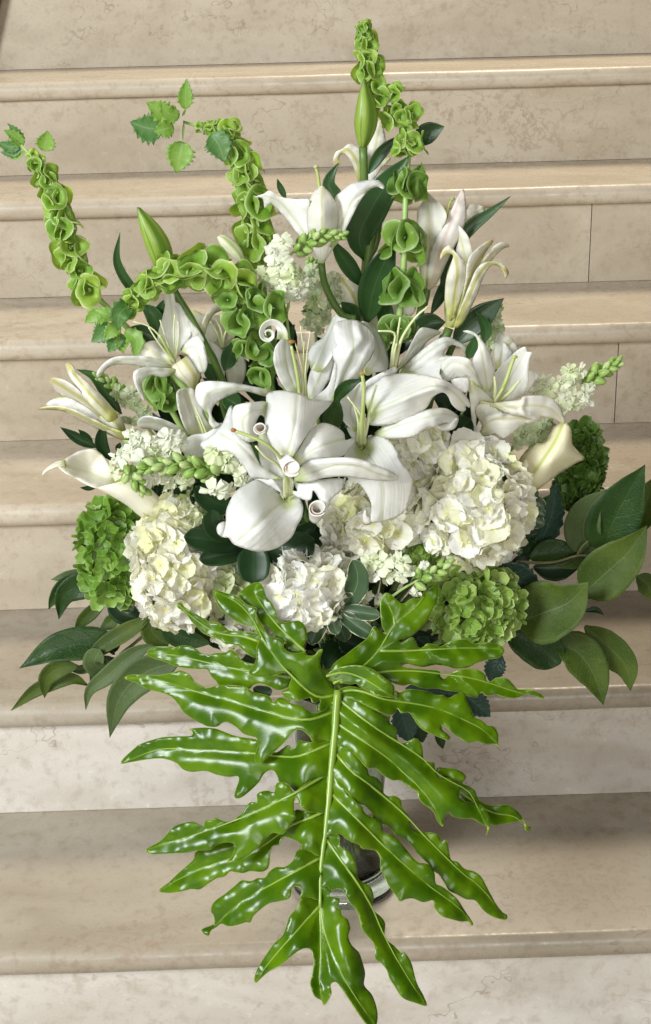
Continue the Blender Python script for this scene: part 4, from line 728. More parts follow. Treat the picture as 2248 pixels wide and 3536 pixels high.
# --- J: half open lily at the far left
Jl = lily('half closed pointed white lily with yellow ribs leaning out at the far left', 'h', (660, 1220, 3))
petal(Jl, 'h', [(252, 712), (300, 718), (340, 780), (420, 850), (500, 930), (570, 1010), (612, 1062), (600, 1120), (540, 1110), (480, 1050), (390, 960), (320, 870), (280, 800)], [(265, 715, 4.4), (430, 900, 6.0), (600, 1090, 4.6)], [(600, 1100), (480, 980), (360, 850), (270, 725)], 'lily_open', bulge=.55, bw=30)
petal(Jl, 'h', [(148, 815), (200, 812), (270, 840), (350, 900), (430, 985), (560, 1100), (620, 1170), (540, 1140), (440, 1050), (300, 965), (220, 932), (165, 870)], [(155, 820, 3.6), (330, 920, 5.0), (600, 1150, 4.2)], [(610, 1160), (440, 1010), (300, 910), (155, 820)], 'lily_open', bulge=.4, bw=30)
petal(Jl, 'h', [(62, 1026), (140, 1003), (240, 1010), (330, 1035), (450, 1095), (560, 1150), (668, 1195), (670, 1245), (560, 1205), (420, 1135), (320, 1085), (240, 1042), (150, 1030)], [(65, 1025, 4.6), (330, 1060, 6.0), (660, 1220, 4.0)], [(660, 1220), (440, 1115), (240, 1025), (70, 1026)], 'lily_open', bulge=.45, bw=22)
petal(Jl, 'h', [(122, 1000), (150, 965), (220, 942), (300, 958), (430, 1035), (520, 1115), (480, 1110), (350, 1045), (250, 1018)], [(220, 980, 3.8), (480, 1100, 4.0)], None, 'lily', bulge=.3)
loft(Jl, 'petal_tube', M['lily_open'], 'h', [(655, 1245, 680, 1205, 3.2, 1), (560, 1190, 640, 1090, 4.0, .9), (440, 1120, 560, 1010, 4.2, .7)], caps=False)
stem_to_vase(Jl, M['stem_pale'], 'h', [(665, 1225, 3.2), (740, 1290, 3), (900, 1400, 2)], .004)

# --- K, L, N, O, P: lilies seen in part behind the others
Kl = lily('cream lily partly hidden behind the left lily, a narrow petal arching over its throat', 'h', (1290, 800, -2), 'lilies partly hidden behind others')
petal(Kl, 'h', [(1120, 340), (1200, 370), (1290, 445), (1300, 560), (1230, 560), (1180, 480)], [(1220, 450, -1.6)], None, 'lily_far', bulge=.2)
petal(Kl, 'h', [(1170, 515), (1195, 425), (1245, 335), (1310, 303), (1365, 330), (1290, 362), (1242, 425), (1218, 500), (1200, 575)], [(1180, 530, 1.2), (1260, 340, 1.6), (1360, 330, .6)], [(1190, 540), (1230, 390), (1350, 330)], 'lily_far', bulge=.25, bw=18)
petal(Kl, 'h', [(1220, 420), (1300, 375), (1400, 420), (1440, 480), (1395, 565), (1330, 615), (1250, 545)], [(1330, 480, -2.2)], [(1330, 610), (1380, 440)], 'lily_far', bulge=-.3)
petal(Kl, 'h', [(1220, 548), (1290, 580), (1352, 650), (1345, 820), (1280, 820), (1238, 700)], [(1290, 690, -.6)], [(1300, 810), (1250, 570)], 'lily', bulge=.3)
petal(Kl, 'h', [(1340, 610), (1410, 530), (1450, 600), (1500, 720), (1470, 850), (1380, 850), (1350, 700)], [(1400, 700, -1.6)], None, 'lily_far', bulge=.3)
filaments(Kl, 'h', [[(1330, 600, -1), (1300, 500, .2), (1250, 420, .6)], [(1335, 600, -1), (1330, 490, .2), (1290, 400, .6)], [(1340, 600, -1), (1350, 520, 0), (1380, 450, .4)]], .0012)
stem_to_vase(Kl, M['stem'], 'h', [(1310, 830, -2), (1320, 950, -1.5)])
Ll = lily('white lily with one long petal arching sideways into a hook, half under the largest lily', 'e', (120, 560, 5), 'lilies partly hidden behind others')
petal(Ll, 'h', [(1018, 920), (1060, 880), (1140, 888), (1172, 960), (1230, 1100), (1285, 1185), (1180, 1215), (1100, 1195), (1040, 1060)], [(1080, 900, 4.6), (1130, 1050, 5.4), (1200, 1200, 6.0)], [(1190, 1205), (1140, 1050), (1090, 900)], 'lily_far', bulge=-.2)
petal(Ll, 'e', [(68, 185), (88, 132), (160, 111), (300, 120), (450, 145), (605, 180), (565, 218), (420, 182), (330, 200), (245, 240), (192, 290), (180, 345), (205, 388), (245, 412), (205, 442), (165, 402), (158, 335), (100, 290), (75, 240)], [(600, 185, 9.4), (300, 150, 11.4), (90, 180, 11.6), (190, 400, 10.6)], [(590, 190), (350, 160), (170, 190), (140, 300), (200, 410)], bulge=.4, ridge=[([(560, 180), (320, 150), (150, 190), (120, 270)], .35, 30)])
petal(Ll, 'h', [(748, 1110), (800, 1073), (900, 1088), (1000, 1128), (1085, 1180), (1090, 1215), (950, 1190), (850, 1165), (770, 1155)], [(760, 1120, 7.0), (950, 1140, 8.4), (1080, 1200, 7.0)], [(1080, 1200), (900, 1120), (760, 1115)], bulge=.4)
petal(Ll, 'e', [(0, 520), (60, 480), (140, 470), (240, 420), (200, 520), (160, 610), (60, 650), (-20, 600)], [(60, 560, 8.0), (200, 450, 9.0)], None, bulge=.3)
filaments(Ll, 'e', [[(150, 480, 7.4), (110, 380, 8.0), (68, 290, 8.2)], [(130, 480, 7.4), (100, 400, 8.0), (80, 350, 8.2)]], .0011)
stem_to_vase(Ll, M['stem'], 'e', [(130, 570, 5), (160, 700, 4)])
Nl = lily('withered cream lily with a recurved petal behind the tallest green bud', 'k', (215, 1260, -8), 'lilies partly hidden behind others')
petal(Nl, 'k', [(0, 1115), (18, 1052), (60, 1030), (112, 994), (160, 1010), (195, 1045), (215, 1150), (215, 1270), (175, 1255), (130, 1122), (75, 1062), (42, 1085), (52, 1132), (20, 1145)], [(20, 1120, -6.4), (110, 1020, -6), (200, 1250, -7)], [(195, 1255), (170, 1120), (90, 1030), (25, 1120)], 'lily_open', bulge=.3)
petal(Nl, 'k', [(330, 823), (352, 900), (362, 1000), (310, 1080), (240, 1200), (215, 1270), (232, 1060), (280, 900)], [(330, 830, -8), (230, 1240, -7.4)], [(225, 1260), (290, 1040), (330, 835)], 'lily_far', bulge=.4)
petal(Nl, 'k', [(240, 1220), (300, 1120), (400, 1090), (330, 1170), (260, 1270)], [(300, 1150, -7)], None, 'lily_far', bulge=.2)
stem_to_vase(Nl, M['stem'], 'k', [(210, 1265, -7.6), (240, 1500, -6)])
Ol = lily('cream lily seen from behind under the broad dark leaves', 'j', (900, 1140, -5), 'lilies partly hidden behind others')
petal(Ol, 'j', [(715, 850), (790, 838), (870, 880), (900, 960), (900, 1120), (830, 1080), (760, 980)], [(800, 900, -4.6), (890, 1100, -4)], [(890, 1110), (840, 960), (760, 850)], 'lily_open', bulge=.4)
petal(Ol, 'j', [(900, 1130), (960, 1080), (1020, 1050), (1040, 1150), (960, 1200)], [(960, 1130, -4)], None, 'lily_open', bulge=.3)
petal(Ol, 'j', [(1090, 1010), (1180, 970), (1270, 1000), (1260, 1080), (1180, 1130), (1110, 1090)], [(1180, 1050, -4)], None, 'lily_far', bulge=.3)
stem_to_vase(Ol, M['stem'], 'j', [(900, 1140, -4.4), (860, 1240, -3)])
Pl = lily('white lily petals behind the right open lily beside a greenish snapdragon', 'g', (560, 430, -4), 'lilies partly hidden behind others')
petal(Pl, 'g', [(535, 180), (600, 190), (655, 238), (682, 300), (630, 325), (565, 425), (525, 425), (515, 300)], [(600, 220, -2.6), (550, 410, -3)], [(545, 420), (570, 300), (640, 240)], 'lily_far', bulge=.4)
petal(Pl, 'g', [(575, 240), (620, 290), (640, 320), (590, 420), (560, 430), (570, 330)], [(600, 340, -2)], None, 'lily', bulge=.3)
stem_to_vase(Pl, M['stem'], 'g', [(545, 430, -3.4), (480, 560, -3)])

# ------------------------------------------------------------------ lily buds
def budthing(label, c, secs, stem, mat='bud', sr=.0036, group='closed lily buds'):
    k = CR[c]; s0 = secs[0]; t = thing('lily_bud', label, 'bud', P3(k[0]+(s0[0]+s0[2])/2*k[2], k[1]+(s0[1]+s0[3])/2*k[2], s0[4]), group)
    loft(t, 'bud_body', M[mat], c, secs, n=30, m=24, wob=.07)
    stem_to_vase(t, M['stem'], c, stem, sr); return t
budthing('long closed green lily bud standing in front of the tallest bell spike', 'k', [(190, 1018, 226, 1018, -2, 1), (168, 985, 250, 985, -2, 1), (145, 900, 288, 905, -2, 1), (142, 820, 304, 815, -2, 1), (158, 720, 290, 715, -2, 1), (178, 640, 258, 635, -2, 1), (200, 570, 230, 568, -2, 1), (212, 545, 220, 545, -2, 1)], [(207, 1016, -2), (212, 1150, -2), (220, 1300, -2.4), (270, 1480, -3)], sr=.0042)
budthing('closed green lily bud leaning left behind the arching bell spike', 'z', [(695, 530, 735, 510, 2, 1), (655, 480, 760, 450, 2, 1), (615, 390, 740, 360, 2, 1), (590, 310, 695, 285, 2, 1), (576, 240, 640, 225, 2, 1), (570, 195, 600, 190, 2, 1), (572, 176, 586, 174, 2, 1)], [(718, 518, 2), (780, 640, 2), (860, 770, 2), (950, 940, 1.8), (1020, 1090, 1)], sr=.0038)
budthing('small white and green bud poking out between two bell spikes', 'z', [(1120, 480, 1140, 460, 0, 1), (1075, 440, 1125, 405, 0, 1), (1020, 390, 1085, 355, 0, 1), (1000, 355, 1045, 330, 0, 1), (994, 335, 1010, 322, 0, 1)], [(1130, 470, 0), (1160, 560, -.6), (1200, 700, -1)], 'bud_white', .0028)

# ------------------------------------------------------------------ calla lilies
ca = thing('calla_lily', 'cream calla lily on the left, funnel open upward with a long curled tip', 'calla lily', P3(530, 1795, 8), 'calla lilies')
loft(ca, 'spathe_tube', M['calla_cream'], 'i', [(838, 722, 905, 690, 7.0, 1), (770, 668, 958, 600, 7.6, .95), (680, 592, 900, 535, 8.2, .9), (580, 530, 815, 458, 8.8, .85), (500, 488, 720, 430, 9.2, .75), (462, 470, 660, 418, 9.3, .6)], caps=False, n=24, m=28)
patch(ca, 'spathe', M['calla_cream'], 'i', [(200, 305), (270, 260), (350, 215), (440, 204), (500, 235), (538, 285), (575, 345), (640, 400), (720, 440), (600, 480), (520, 476), (440, 462), (340, 412), (262, 372), (225, 345)],
      [(210, 310, 8.6), (350, 220, 7.0), (480, 230, 6.4), (420, 350, 6.6), (450, 460, 9.0), (300, 385, 8.8), (640, 420, 7.0)], [[(600, 450), (420, 370), (215, 310)]], bulge=-.3, bw=50, ruf=.08, rlen=90, thick=.0014)
ribbon(ca, 'spathe_tip', M['calla_cream'], 'i', [(250, 300, 8.4), (200, 305, 8.7), (150, 328, 8.9), (112, 355, 9.0), (92, 385, 9.0)], 22, 'tail', cup=.5, thick=.0014)
stem_to_vase(ca, M['stem_pale'], 'i', [(872, 700, 7), (930, 760, 5.4), (1040, 860, 3)], .0055)
cb = thing('calla_lily', 'pale yellow calla lily on the right pointing up beside dark green hydrangea', 'calla lily', P3(1812, 1710, 6), 'calla lilies')
loft(cb, 'spathe_tube', M['calla_yellow'], 'g', [(712, 1322, 745, 1312, 5.6, 1), (704, 1260, 785, 1288, 5.8, 1), (700, 1190, 835, 1240, 5.8, .9), (705, 1120, 900, 1190, 5.6, .7), (745, 1040, 960, 1130, 5.2, .5)], caps=False, n=26, m=28)
patch(cb, 'spathe', M['calla_yellow'], 'g', [(680, 1090), (722, 1008), (790, 950), (868, 940), (905, 890), (930, 835), (985, 797), (1012, 805), (1042, 850), (1050, 945), (1072, 990), (1120, 1025), (1132, 1045), (1120, 1060), (1085, 1072), (960, 1150), (850, 1232), (765, 1300), (722, 1322), (706, 1255)],
      [(720, 1315, 6.4), (690, 1090, 6.0), (800, 960, 5.4), (985, 800, 7.2), (1125, 1045, 6.2), (900, 1060, 9.2), (780, 1200, 8.0), (985, 980, 8.6), (960, 1150, 6.6)], [[(724, 1310), (760, 1190), (850, 1060), (930, 940), (992, 805)]], bulge=.5, bw=30, ruf=.08, rlen=90, thick=.0010)
patch(cb, 'spathe', M['calla_yellow'], 'g', [(868, 940), (930, 835), (985, 797), (1042, 850), (1050, 945), (1120, 1025), (1132, 1045), (1060, 1060), (960, 1000)], [(985, 800, 7.0), (1125, 1045, 6.0), (980, 930, 5.0), (900, 940, 5.2)], None, bulge=0, thick=.0010)
stem_to_vase(cb, M['stem_pale'], 'g', [(728, 1318, 5.6), (690, 1400, 4.4), (600, 1520, 3)], .0055)

# ------------------------------------------------------------------ small shared meshes: florets, bells, buds
def frame(nrm, spin):
    z = Vector(nrm).normalized(); r = Vector((0.31, 0.2, 0.93)) if abs(z.z) < .9 else Vector((1, 0, 0))
    x = r.cross(z).normalized(); y = z.cross(x)
    m = Matrix((x, y, z)).transposed().to_4x4(); return m @ Matrix.Rotation(spin, 4, 'Z')
def place(p, nrm, spin, sc, sq=None):
    S_ = Matrix.Diagonal((sc*(sq or 1), sc, sc, 1)); return Matrix.Translation(Vector(p)) @ frame(nrm, spin) @ S_
def floret_mesh(name, seed, cup, ruff, wid, teeth, nu=6, nv=6, gap=.0):
    rnd = random.Random(seed); V = []; F = []; pc = []
    for k in range(4):
        a0 = k*math.pi/2+rnd.uniform(-.14, .14); tilt = cup*rnd.uniform(.5, 1.3); L = rnd.uniform(.88, 1.08); W_ = wid*rnd.uniform(.9, 1.1); ph = rnd.uniform(0, 6); lift = (k % 2)*.055
        b = len(V)
        for i in range(nu):
            u = i/(nu-1); w = W_*(math.sin(min(1, u*1.02+.07)*math.pi*.80)**.75)*(1 if u < .97 else .82)
            for j in range(nv):
                v = -1+2*j/(nv-1); r = L*(.06+u*.94-.10*u*v*v)
                if teeth and u > .9: r += teeth*(1 if j % 2 else -1)
                x = r; y = w*v
                z = tilt*u*u*.55+lift*u+ruff*(math.sin(v*4+ph)+.6*math.sin(u*7+v*3+2*ph))*u*.5+.10*v*v*u-.10*max(0, u-.75)*4*rnd.uniform(.4, .6)
                V.append((x*math.cos(a0)-y*math.sin(a0), x*math.sin(a0)+y*math.cos(a0), z)); pc.append((u, v*1.2, min((1-u)*1.5, 1-abs(v))*.9))
        F += [(b+i*nv+j, b+i*nv+j+1, b+(i+1)*nv+j+1, b+(i+1)*nv+j) for i in range(nu-1) for j in range(nv-1)]
    b = len(V)                                               # bead in the middle
    for i in range(4):
        a = math.pi*i/3*.62
        for j in range(6): V.append((.085*math.sin(a)*math.cos(j*1.047), .085*math.sin(a)*math.sin(j*1.047), .02+.085*math.cos(a))); pc.append((0, 3, 1))
    F += [(b+i*6+j, b+(i+1)*6+j, b+(i+1)*6+(j+1) % 6, b+i*6+(j+1) % 6) for i in range(3) for j in range(6)]
    return mesh(name, V, F, pc)
FLW = [floret_mesh('hydrangea_floret', 10+i, .60, .15, .66, .03) for i in range(6)]
FLG = [floret_mesh('green_floret', 30+i, .75, .05, .52, 0) for i in range(5)]
FLC = [floret_mesh('lime_floret', 50+i, 1.25, .07, .58, 0) for i in range(5)]
def withmat(lst, mat):
    out = []
    for me in lst:
        m2 = me.copy(); m2.materials.clear(); m2.materials.append(mat); out.append(m2)
    return out
HB = withmat(FLW, M['hyd_bright'])
HW, HG, HL, HD = withmat(FLW, M['hyd']), withmat(FLG, M['hyd_green']), withmat(FLC, M['hyd_lime']), withmat(FLC, M['hyd_deep'])
M['hyd_pale'] = plant('hydrangea_floret_greenish_white', (.66, .72, .42), (.72, .76, .50), base=(.48, .58, .22), bext=(.05, .55), rough=.5, transl=.34, vary=[(.76, .78, .58), (.52, .62, .26)], bump=.35, nscale=90, stria=3)
HP = withmat(FLC, M['hyd_pale'])
def hydrangea(label, x, y, d, rx, ry, fr, meshes, n, group, mat_core='core', seed=0, lump=.10, rd=None, tilt=0.0):
    """ball of four petalled florets; rx, ry head radii and fr floret radius in photo pixels"""
    rnd = random.Random(seed+int(x)); c = P3(x, y, d); k = mpp(c); rz = (rd or min(rx, ry))*k
    t = thing('hydrangea', label, 'hydrangea', c, group)
    ax = RT; ay = np.cross(RT, np.array([0, -1.0, 0.0])); ay = -ay if ay[2] < 0 else ay; az = np.array([0, -1.0, 0.0])
    # core of stalks
    V = []; F = []; nn = 12
    for i in range(9):
        a = math.pi*i/8
        for j in range(nn):
            b = j/nn*6.283; V.append(c+.80*(ax*rx*k*math.sin(a)*math.cos(b)+az*rz*math.sin(a)*math.sin(b)+ay*ry*k*math.cos(a)))
    F = [(i*nn+j, i*nn+(j+1) % nn, (i+1)*nn+(j+1) % nn, (i+1)*nn+j) for i in range(8) for j in range(nn)]
    link('core', mesh('core', V, F, [(.5, 3, .5)]*len(V)), M[mat_core], t)
    lob = [(np.array([rnd.gauss(0, 1) for _ in range(3)]), rnd.uniform(-1, 1)) for _ in range(7)]
    for q, _ in lob: q /= np.linalg.norm(q)
    for i in range(n):
        z = 1-2*(i+.5)/n; a = i*2.39996+rnd.uniform(-.12, .12); s = math.sqrt(1-z*z); u = np.array([s*math.cos(a), z, s*math.sin(a)])
        if u[2] < -.55: continue
        q = 1+lump*sum(w*max(0, u@l)**3 for l, w in lob)+rnd.uniform(-.10, .09)
        p = c+(ax*rx*k*u[0]+ay*ry*k*u[1]+az*rz*u[2])*q*.93
        nv = ax*u[0]/rx+ay*u[1]/ry+az*u[2]*k/rz
        nv = nv/np.linalg.norm(nv)+np.array([rnd.uniform(-.6, .6) for _ in range(3)])
        if tilt: nv = nv+np.array([0, 0, tilt])
        me = rnd.choice(meshes); link('floret', me, None, t, place(p, nv, rnd.uniform(0, 6.28), fr*k*rnd.uniform(.85, 1.4)))
    stem_to_vase(t, M['stem'], 's', [(x, y+ry*.6, d-1.5), (x*.8+1184*.2, y+ry*.9, d-3)], .0032)
    return t
GW, GG = 'white hydrangea heads', 'green hydrangea heads'
hydrangea('tall oval white hydrangea head beside the dark green hydrangea on the left', 600, 1955, 9.5, 132, 208, 43, HW, 170, GW, seed=1)
hydrangea('ruffled white hydrangea head low in the middle between variegated leaves and lobed leaf', 1062, 2035, 12.4, 146, 140, 42, HB, 165, GW, seed=2, lump=.06)
hydrangea('white hydrangea head under the hanging petal of an open lily', 1285, 1795, 8.6, 165, 140, 43, HW, 160, GW, seed=3)
hydrangea('largest white hydrangea head on the right under the pale yellow calla', 1622, 1735, 9.2, 198, 215, 47, HW, 230, GW, seed=4, lump=.05)
hydrangea('creamy white hydrangea florets peeping out beneath the bent lily petal', 1450, 1535, 8.4, 85, 92, 40, HW, 60, GW, seed=5)
hydrangea('greenish white hydrangea florets between two white hydrangea heads', 785, 2015, 8.4, 78, 80, 32, HP, 62, GW, seed=6)
hydrangea('small cream hydrangea cluster showing under the upper lobes of the large leaf', 835, 2160, 8.0, 85, 75, 38, HW, 60, GW, seed=7)
hydrangea('pale hydrangea florets in shade left of the broad front lily petal', 690, 1770, 8.0, 62, 58, 34, HP, 44, GW, seed=8)
hydrangea('dark green hydrangea head hanging at the left under the cream calla', 388, 1905, 5.6, 106, 175, 38, HG, 125, GG, seed=9)
hydrangea('lime green hydrangea head beside the large leaf at the right', 1640, 2085, 10.6, 140, 128, 34, HL, 180, GG, seed=10)
hydrangea('few lime green hydrangea florets tucked beneath the largest white hydrangea', 1470, 1885, 9.6, 78, 62, 27, HL, 80, GG, seed=11)
hydrangea('deep green hydrangea head behind the pale yellow calla', 1995, 1620, 1.0, 68, 150, 30, HD, 150, GG, seed=12)

# ------------------------------------------------------------------ bells of Ireland
def bell_mesh(name, seed):
    rnd = random.Random(seed); m = 26; prof = [(.10, 0), (.22, .14), (.34, .34), (.47, .52), (.66, .66), (.86, .74), (1.0, .76)]; V = []; pc = []
    ph = rnd.uniform(0, 6); sq = rnd.uniform(.72, 1.0)
    for i, (r, z) in enumerate(prof):
        u = i/(len(prof)-1)
        for j in range(m):
            t = j/m*6.2832; pt = max(0, math.cos(2.5*t))**6
            rr = r*(1+.09*u*math.sin(2*t+ph)+.06*u*math.sin(5*t+2*ph)+(.10*pt if u > .9 else 0)); zz = z+.20*u*u*math.sin(2*t+ph*1.3)+.08*u*math.sin(4*t+ph)-(.08 if u > .95 else 0)
            V.append((rr*math.cos(t), rr*math.sin(t)*sq, zz)); pc.append((u, 3, (1-u)*1.0))
    F = [(i*m+j, i*m+(j+1) % m, (i+1)*m+(j+1) % m, (i+1)*m+j) for i in range(len(prof)-1) for j in range(m)]
    return mesh(name, V, F, pc)
BELLS = [bell_mesh('bell', 70+i) for i in range(6)]
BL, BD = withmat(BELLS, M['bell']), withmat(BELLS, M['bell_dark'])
def seed_mesh():
    V = []; F = []; n = 7
    for i in range(6):
        a = math.pi*i/5
        for j in range(n): V.append((math.sin(a)*math.cos(j*.8976)*.8, math.sin(a)*math.sin(j*.8976)*.6, math.cos(a)))
    F = [(i*n+j, i*n+(j+1) % n, (i+1)*n+(j+1) % n, (i+1)*n+j) for i in range(5) for j in range(n)]
    return mesh('nutlet', V, F, [(.5, 3, .5)]*len(V))
SEED = seed_mesh(); SEED.materials.append(M['bead'])
def bells(label, path, whorls, meshes, c='s', rad=.0024, seed=0, fill=True):
    rnd = random.Random(seed); sp = S(c, path); P_ = [P3(*q) for q in sp]
    t = thing('bells_of_ireland', label, 'flower spike', P_[-1], 'bell flower spikes')
    dense = crom(np.array(sp), 120); W3 = np.array([P3(*q) for q in dense])
    if fill:                                                 # smaller whorls between the big ones
        mid = [((u[0]+v[0])/2, (u[1]+v[1])/2, (u[2]+v[2])/2*.78, 4) for u, v in zip(whorls[:-1], whorls[1:])]; whorls = whorls+mid
    for w in whorls:
        x, y, r = S(c, [w[:2]])[0]+(w[2]*CR[c][2],); nb = w[3] if len(w) > 3 else 6
        k = ((dense[:, 0]-x)**2+(dense[:, 1]-y)**2).argmin(); d = dense[k, 2]; p = P3(x, y, d)
        T = W3[min(k+2, 119)]-W3[max(k-2, 0)]; T = -T/np.linalg.norm(T)            # towards the tip
        a = np.cross(T, [0, 1, 0]); a /= np.linalg.norm(a); b = np.cross(T, a); k_ = mpp(p); ph = rnd.uniform(0, 6)
        for j in range(nb):
            th = ph+j/nb*6.2832+rnd.uniform(-.2, .2); rad_ = a*math.cos(th)+b*math.sin(th)
            ax = rad_+T*rnd.uniform(-.05, .55)+np.array([0, -.18, 0]); ax /= np.linalg.norm(ax)
            br = r*k_*rnd.uniform(.58, .90); p0 = p+rad_*.002+T*r*k_*rnd.uniform(-.35, .2)
            bo = link('bell', rnd.choice(meshes), None, t, place(p0, ax, rnd.uniform(0, 6.28), br*1.02))
            if rnd.random() < .45 and r > 40: link('nutlet', SEED, None, bo, place(p0+ax*br*.42, ax, 0, br*.09))
    return t
def toothed(par, c, pts, w, mat='bell_leaf', **kw):
    return ribbon(par, 'leaf', M[mat], c, pts, w, 'ovate', serr=.16, n=15, m=8, ruf=.06, rfreq=4, cup=kw.pop('cup', .25), **kw)
b1 = bells('green bell spike leaning out to the far left edge', [(75, 505, 1), (112, 545, 1), (160, 610, 1), (190, 690, 1.2), (215, 770, 1.4), (245, 870, 1.6), (300, 985, 1.8), (385, 1075, 2)],
           [(112, 535, 22, 4), (128, 560, 32), (160, 615, 46), (190, 690, 58), (216, 768, 64), (243, 872, 68), (298, 985, 66)], BL, seed=1)
stem_to_vase(b1, M['stem_pale'], 's', [(73, 500, 1), (112, 545, 1), (160, 610, 1), (190, 690, 1.2), (215, 770, 1.4), (245, 870, 1.6), (300, 985, 1.8), (390, 1080, 2), (560, 1260, 2), (760, 1500, 2)], [.0014, .0026, .0034, .0036, .0036, .0034, .0034])
for pts, w, mt in (([(78, 505, 1), (50, 470, 1.2), (12, 448, 1.4)], 22, 'bell_leaf'), ([(80, 500, 1), (60, 460, 1), (25, 425, 1)], 16, 'bell_leaf_dark'), ([(70, 505, 1), (25, 505, 1), (-10, 490, 1)], 22, 'bell_leaf_dark'), ([(72, 512, 1), (40, 530, 1), (0, 525, 1)], 16, 'bell_leaf_dark'), ([(150, 520, 1.2), (158, 490, 1.3), (165, 450, 1.4)], 34, 'bell_leaf'), ([(85, 520, 1), (60, 545, 1), (30, 548, 1)], 7, 'bell_leaf')):
    toothed(b1, 's', pts, w, mt)
b2 = bells('green bell spike bending left at the top with toothed leaves at its end', [(640, 420, -2), (700, 440, -2), (765, 445, -2), (820, 510, -2), (860, 600, -2), (880, 700, -2), (895, 815, -2), (905, 900, -2)],
           [(690, 440, 20, 5), (735, 442, 30), (785, 450, 42), (815, 520, 56), (852, 598, 66), (872, 705, 74), (888, 815, 70), (905, 880, 60, 5)], BL, seed=2)
stem_to_vase(b2, M['stem_pale'], 's', [(632, 420, -2), (700, 440, -2), (765, 445, -2), (820, 510, -2), (860, 600, -2), (880, 700, -2), (895, 815, -2), (905, 930, -2), (930, 1150, -2), (1000, 1400, -2)], [.0014, .0026, .0036, .004, .004, .0036, .0034])
for pts, w, mt in (([(640, 375, -1.5), (640, 330, -1.4), (645, 272, -1.4)], 28, 'bell_leaf'), ([(560, 450, -1.5), (500, 440, -1.4), (450, 420, -1.4)], 52, 'bell_leaf_dark'), ([(600, 410, -1), (555, 385, -.8), (505, 350, -.6)], 40, 'bell_leaf'), ([(620, 400, -.8), (580, 390, -.4), (555, 350, -.2)], 30, 'bell_leaf'), ([(600, 440, -.8), (570, 445, -.4), (530, 455, -.2)], 32, 'bell_leaf'), ([(632, 490, -1.4), (620, 540, -1.2), (608, 598, -1.2)], 50, 'bell_leaf'), ([(728, 465, -1), (755, 500, -.6), (775, 560, -.4)], 48, 'bell_leaf_dark'), ([(630, 400, -1.6), (640, 380, -1.5), (642, 365, -1.5)], 4, 'bell_leaf'), ([(635, 425, -1.6), (632, 460, -1.5), (632, 490, -1.4)], 4, 'bell_leaf')):
    toothed(b2, 's', pts, w, mt)
b3 = bells('green bell spike arching over and down to the left above a lily', [(470, 820, 5), (500, 760, 5), (560, 670, 5.4), (650, 590, 5.8), (740, 530, 6), (860, 492, 6), (1000, 520, 5.6), (1110, 590, 5), (1190, 660, 4.4), (1200, 760, 4)],
           [(515, 735, 44), (555, 670, 62), (640, 590, 84), (740, 530, 100), (860, 495, 112), (985, 520, 114), (1110, 570, 108, 5)], BL, c='z', seed=3)
stem_to_vase(b3, M['stem_pale'], 'z', [(470, 830, 5), (500, 760, 5), (560, 670, 5.4), (650, 590, 5.8), (740, 530, 6), (860, 492, 6), (1000, 520, 5.6), (1110, 590, 5.2), (1190, 660, 5), (1205, 760, 4.4), (1220, 900, 3), (1260, 1100, 2)], [.0016, .003, .004, .0046, .005, .005, .0045, .004])
for pts, w, mt in (([(540, 690, 5.6), (480, 740, 6.6), (470, 830, 6.6)], 58, 'bell_leaf_dark'), ([(420, 760, 5), (350, 750, 5), (295, 790, 5)], 48, 'bell_leaf'), ([(430, 790, 5), (380, 850, 5), (330, 890, 5)], 55, 'bell_leaf_dark'), ([(480, 800, 5), (440, 830, 5.6), (400, 880, 5.8)], 42, 'bell_leaf'), ([(470, 830, 5), (450, 890, 5), (420, 945, 5)], 50, 'bell_leaf_dark'), ([(510, 830, 5.2), (570, 880, 6), (555, 980, 6.2)], 44, 'bell_leaf'), ([(500, 850, 5), (490, 900, 5), (500, 950, 5)], 38, 'bell_leaf'), ([(450, 760, 5.4), (400, 740, 5.6), (350, 720, 5.4)], 40, 'bell_leaf')):
    toothed(b3, 'z', pts, w, mt)
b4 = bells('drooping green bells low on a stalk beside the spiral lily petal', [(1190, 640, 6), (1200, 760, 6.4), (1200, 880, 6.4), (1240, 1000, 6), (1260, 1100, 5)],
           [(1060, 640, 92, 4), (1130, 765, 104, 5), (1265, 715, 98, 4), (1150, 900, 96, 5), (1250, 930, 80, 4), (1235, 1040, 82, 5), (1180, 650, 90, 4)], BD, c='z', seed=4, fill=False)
stem_to_vase(b4, M['stem_pale'], 'z', [(1190, 640, 6), (1200, 760, 6.2), (1205, 880, 6), (1240, 1000, 5.4), (1260, 1100, 4)], .0034)
b5 = bells('tallest green bell spike rising above everything at the top', [(1257, 85, -3), (1265, 160, -3), (1280, 225, -3), (1310, 285, -3), (1365, 350, -3), (1402, 410, -3), (1415, 475, -2.6), (1408, 565, -1.8), (1400, 700, -.6), (1395, 890, .6), (1382, 1065, 1), (1365, 1240, 1)],
           [(1257, 80, 16, 5), (1257, 100, 28), (1265, 158, 46, 5), (1278, 248, 58), (1308, 335, 46, 5), (1362, 315, 40, 5), (1362, 415, 50, 4), (1412, 390, 44, 4), (1402, 480, 46, 4), (1428, 505, 48, 4), (1382, 512, 36, 3)], BL, seed=5)
rb = bells  # the lower, darker whorls belong to the same spike
def more(par, path, whorls, meshes, seed):
    n0 = set(bpy.data.objects); t = bells('tmp', path, whorls, meshes, seed=seed, fill=False)
    for o in [o for o in bpy.data.objects if o not in n0 and o is not t and o.parent is t]:
        mw = Matrix.Translation(t.location) @ o.matrix_basis; o.parent = par; o.matrix_basis = Matrix.Translation(-par.location) @ mw
    bpy.data.objects.remove(t)
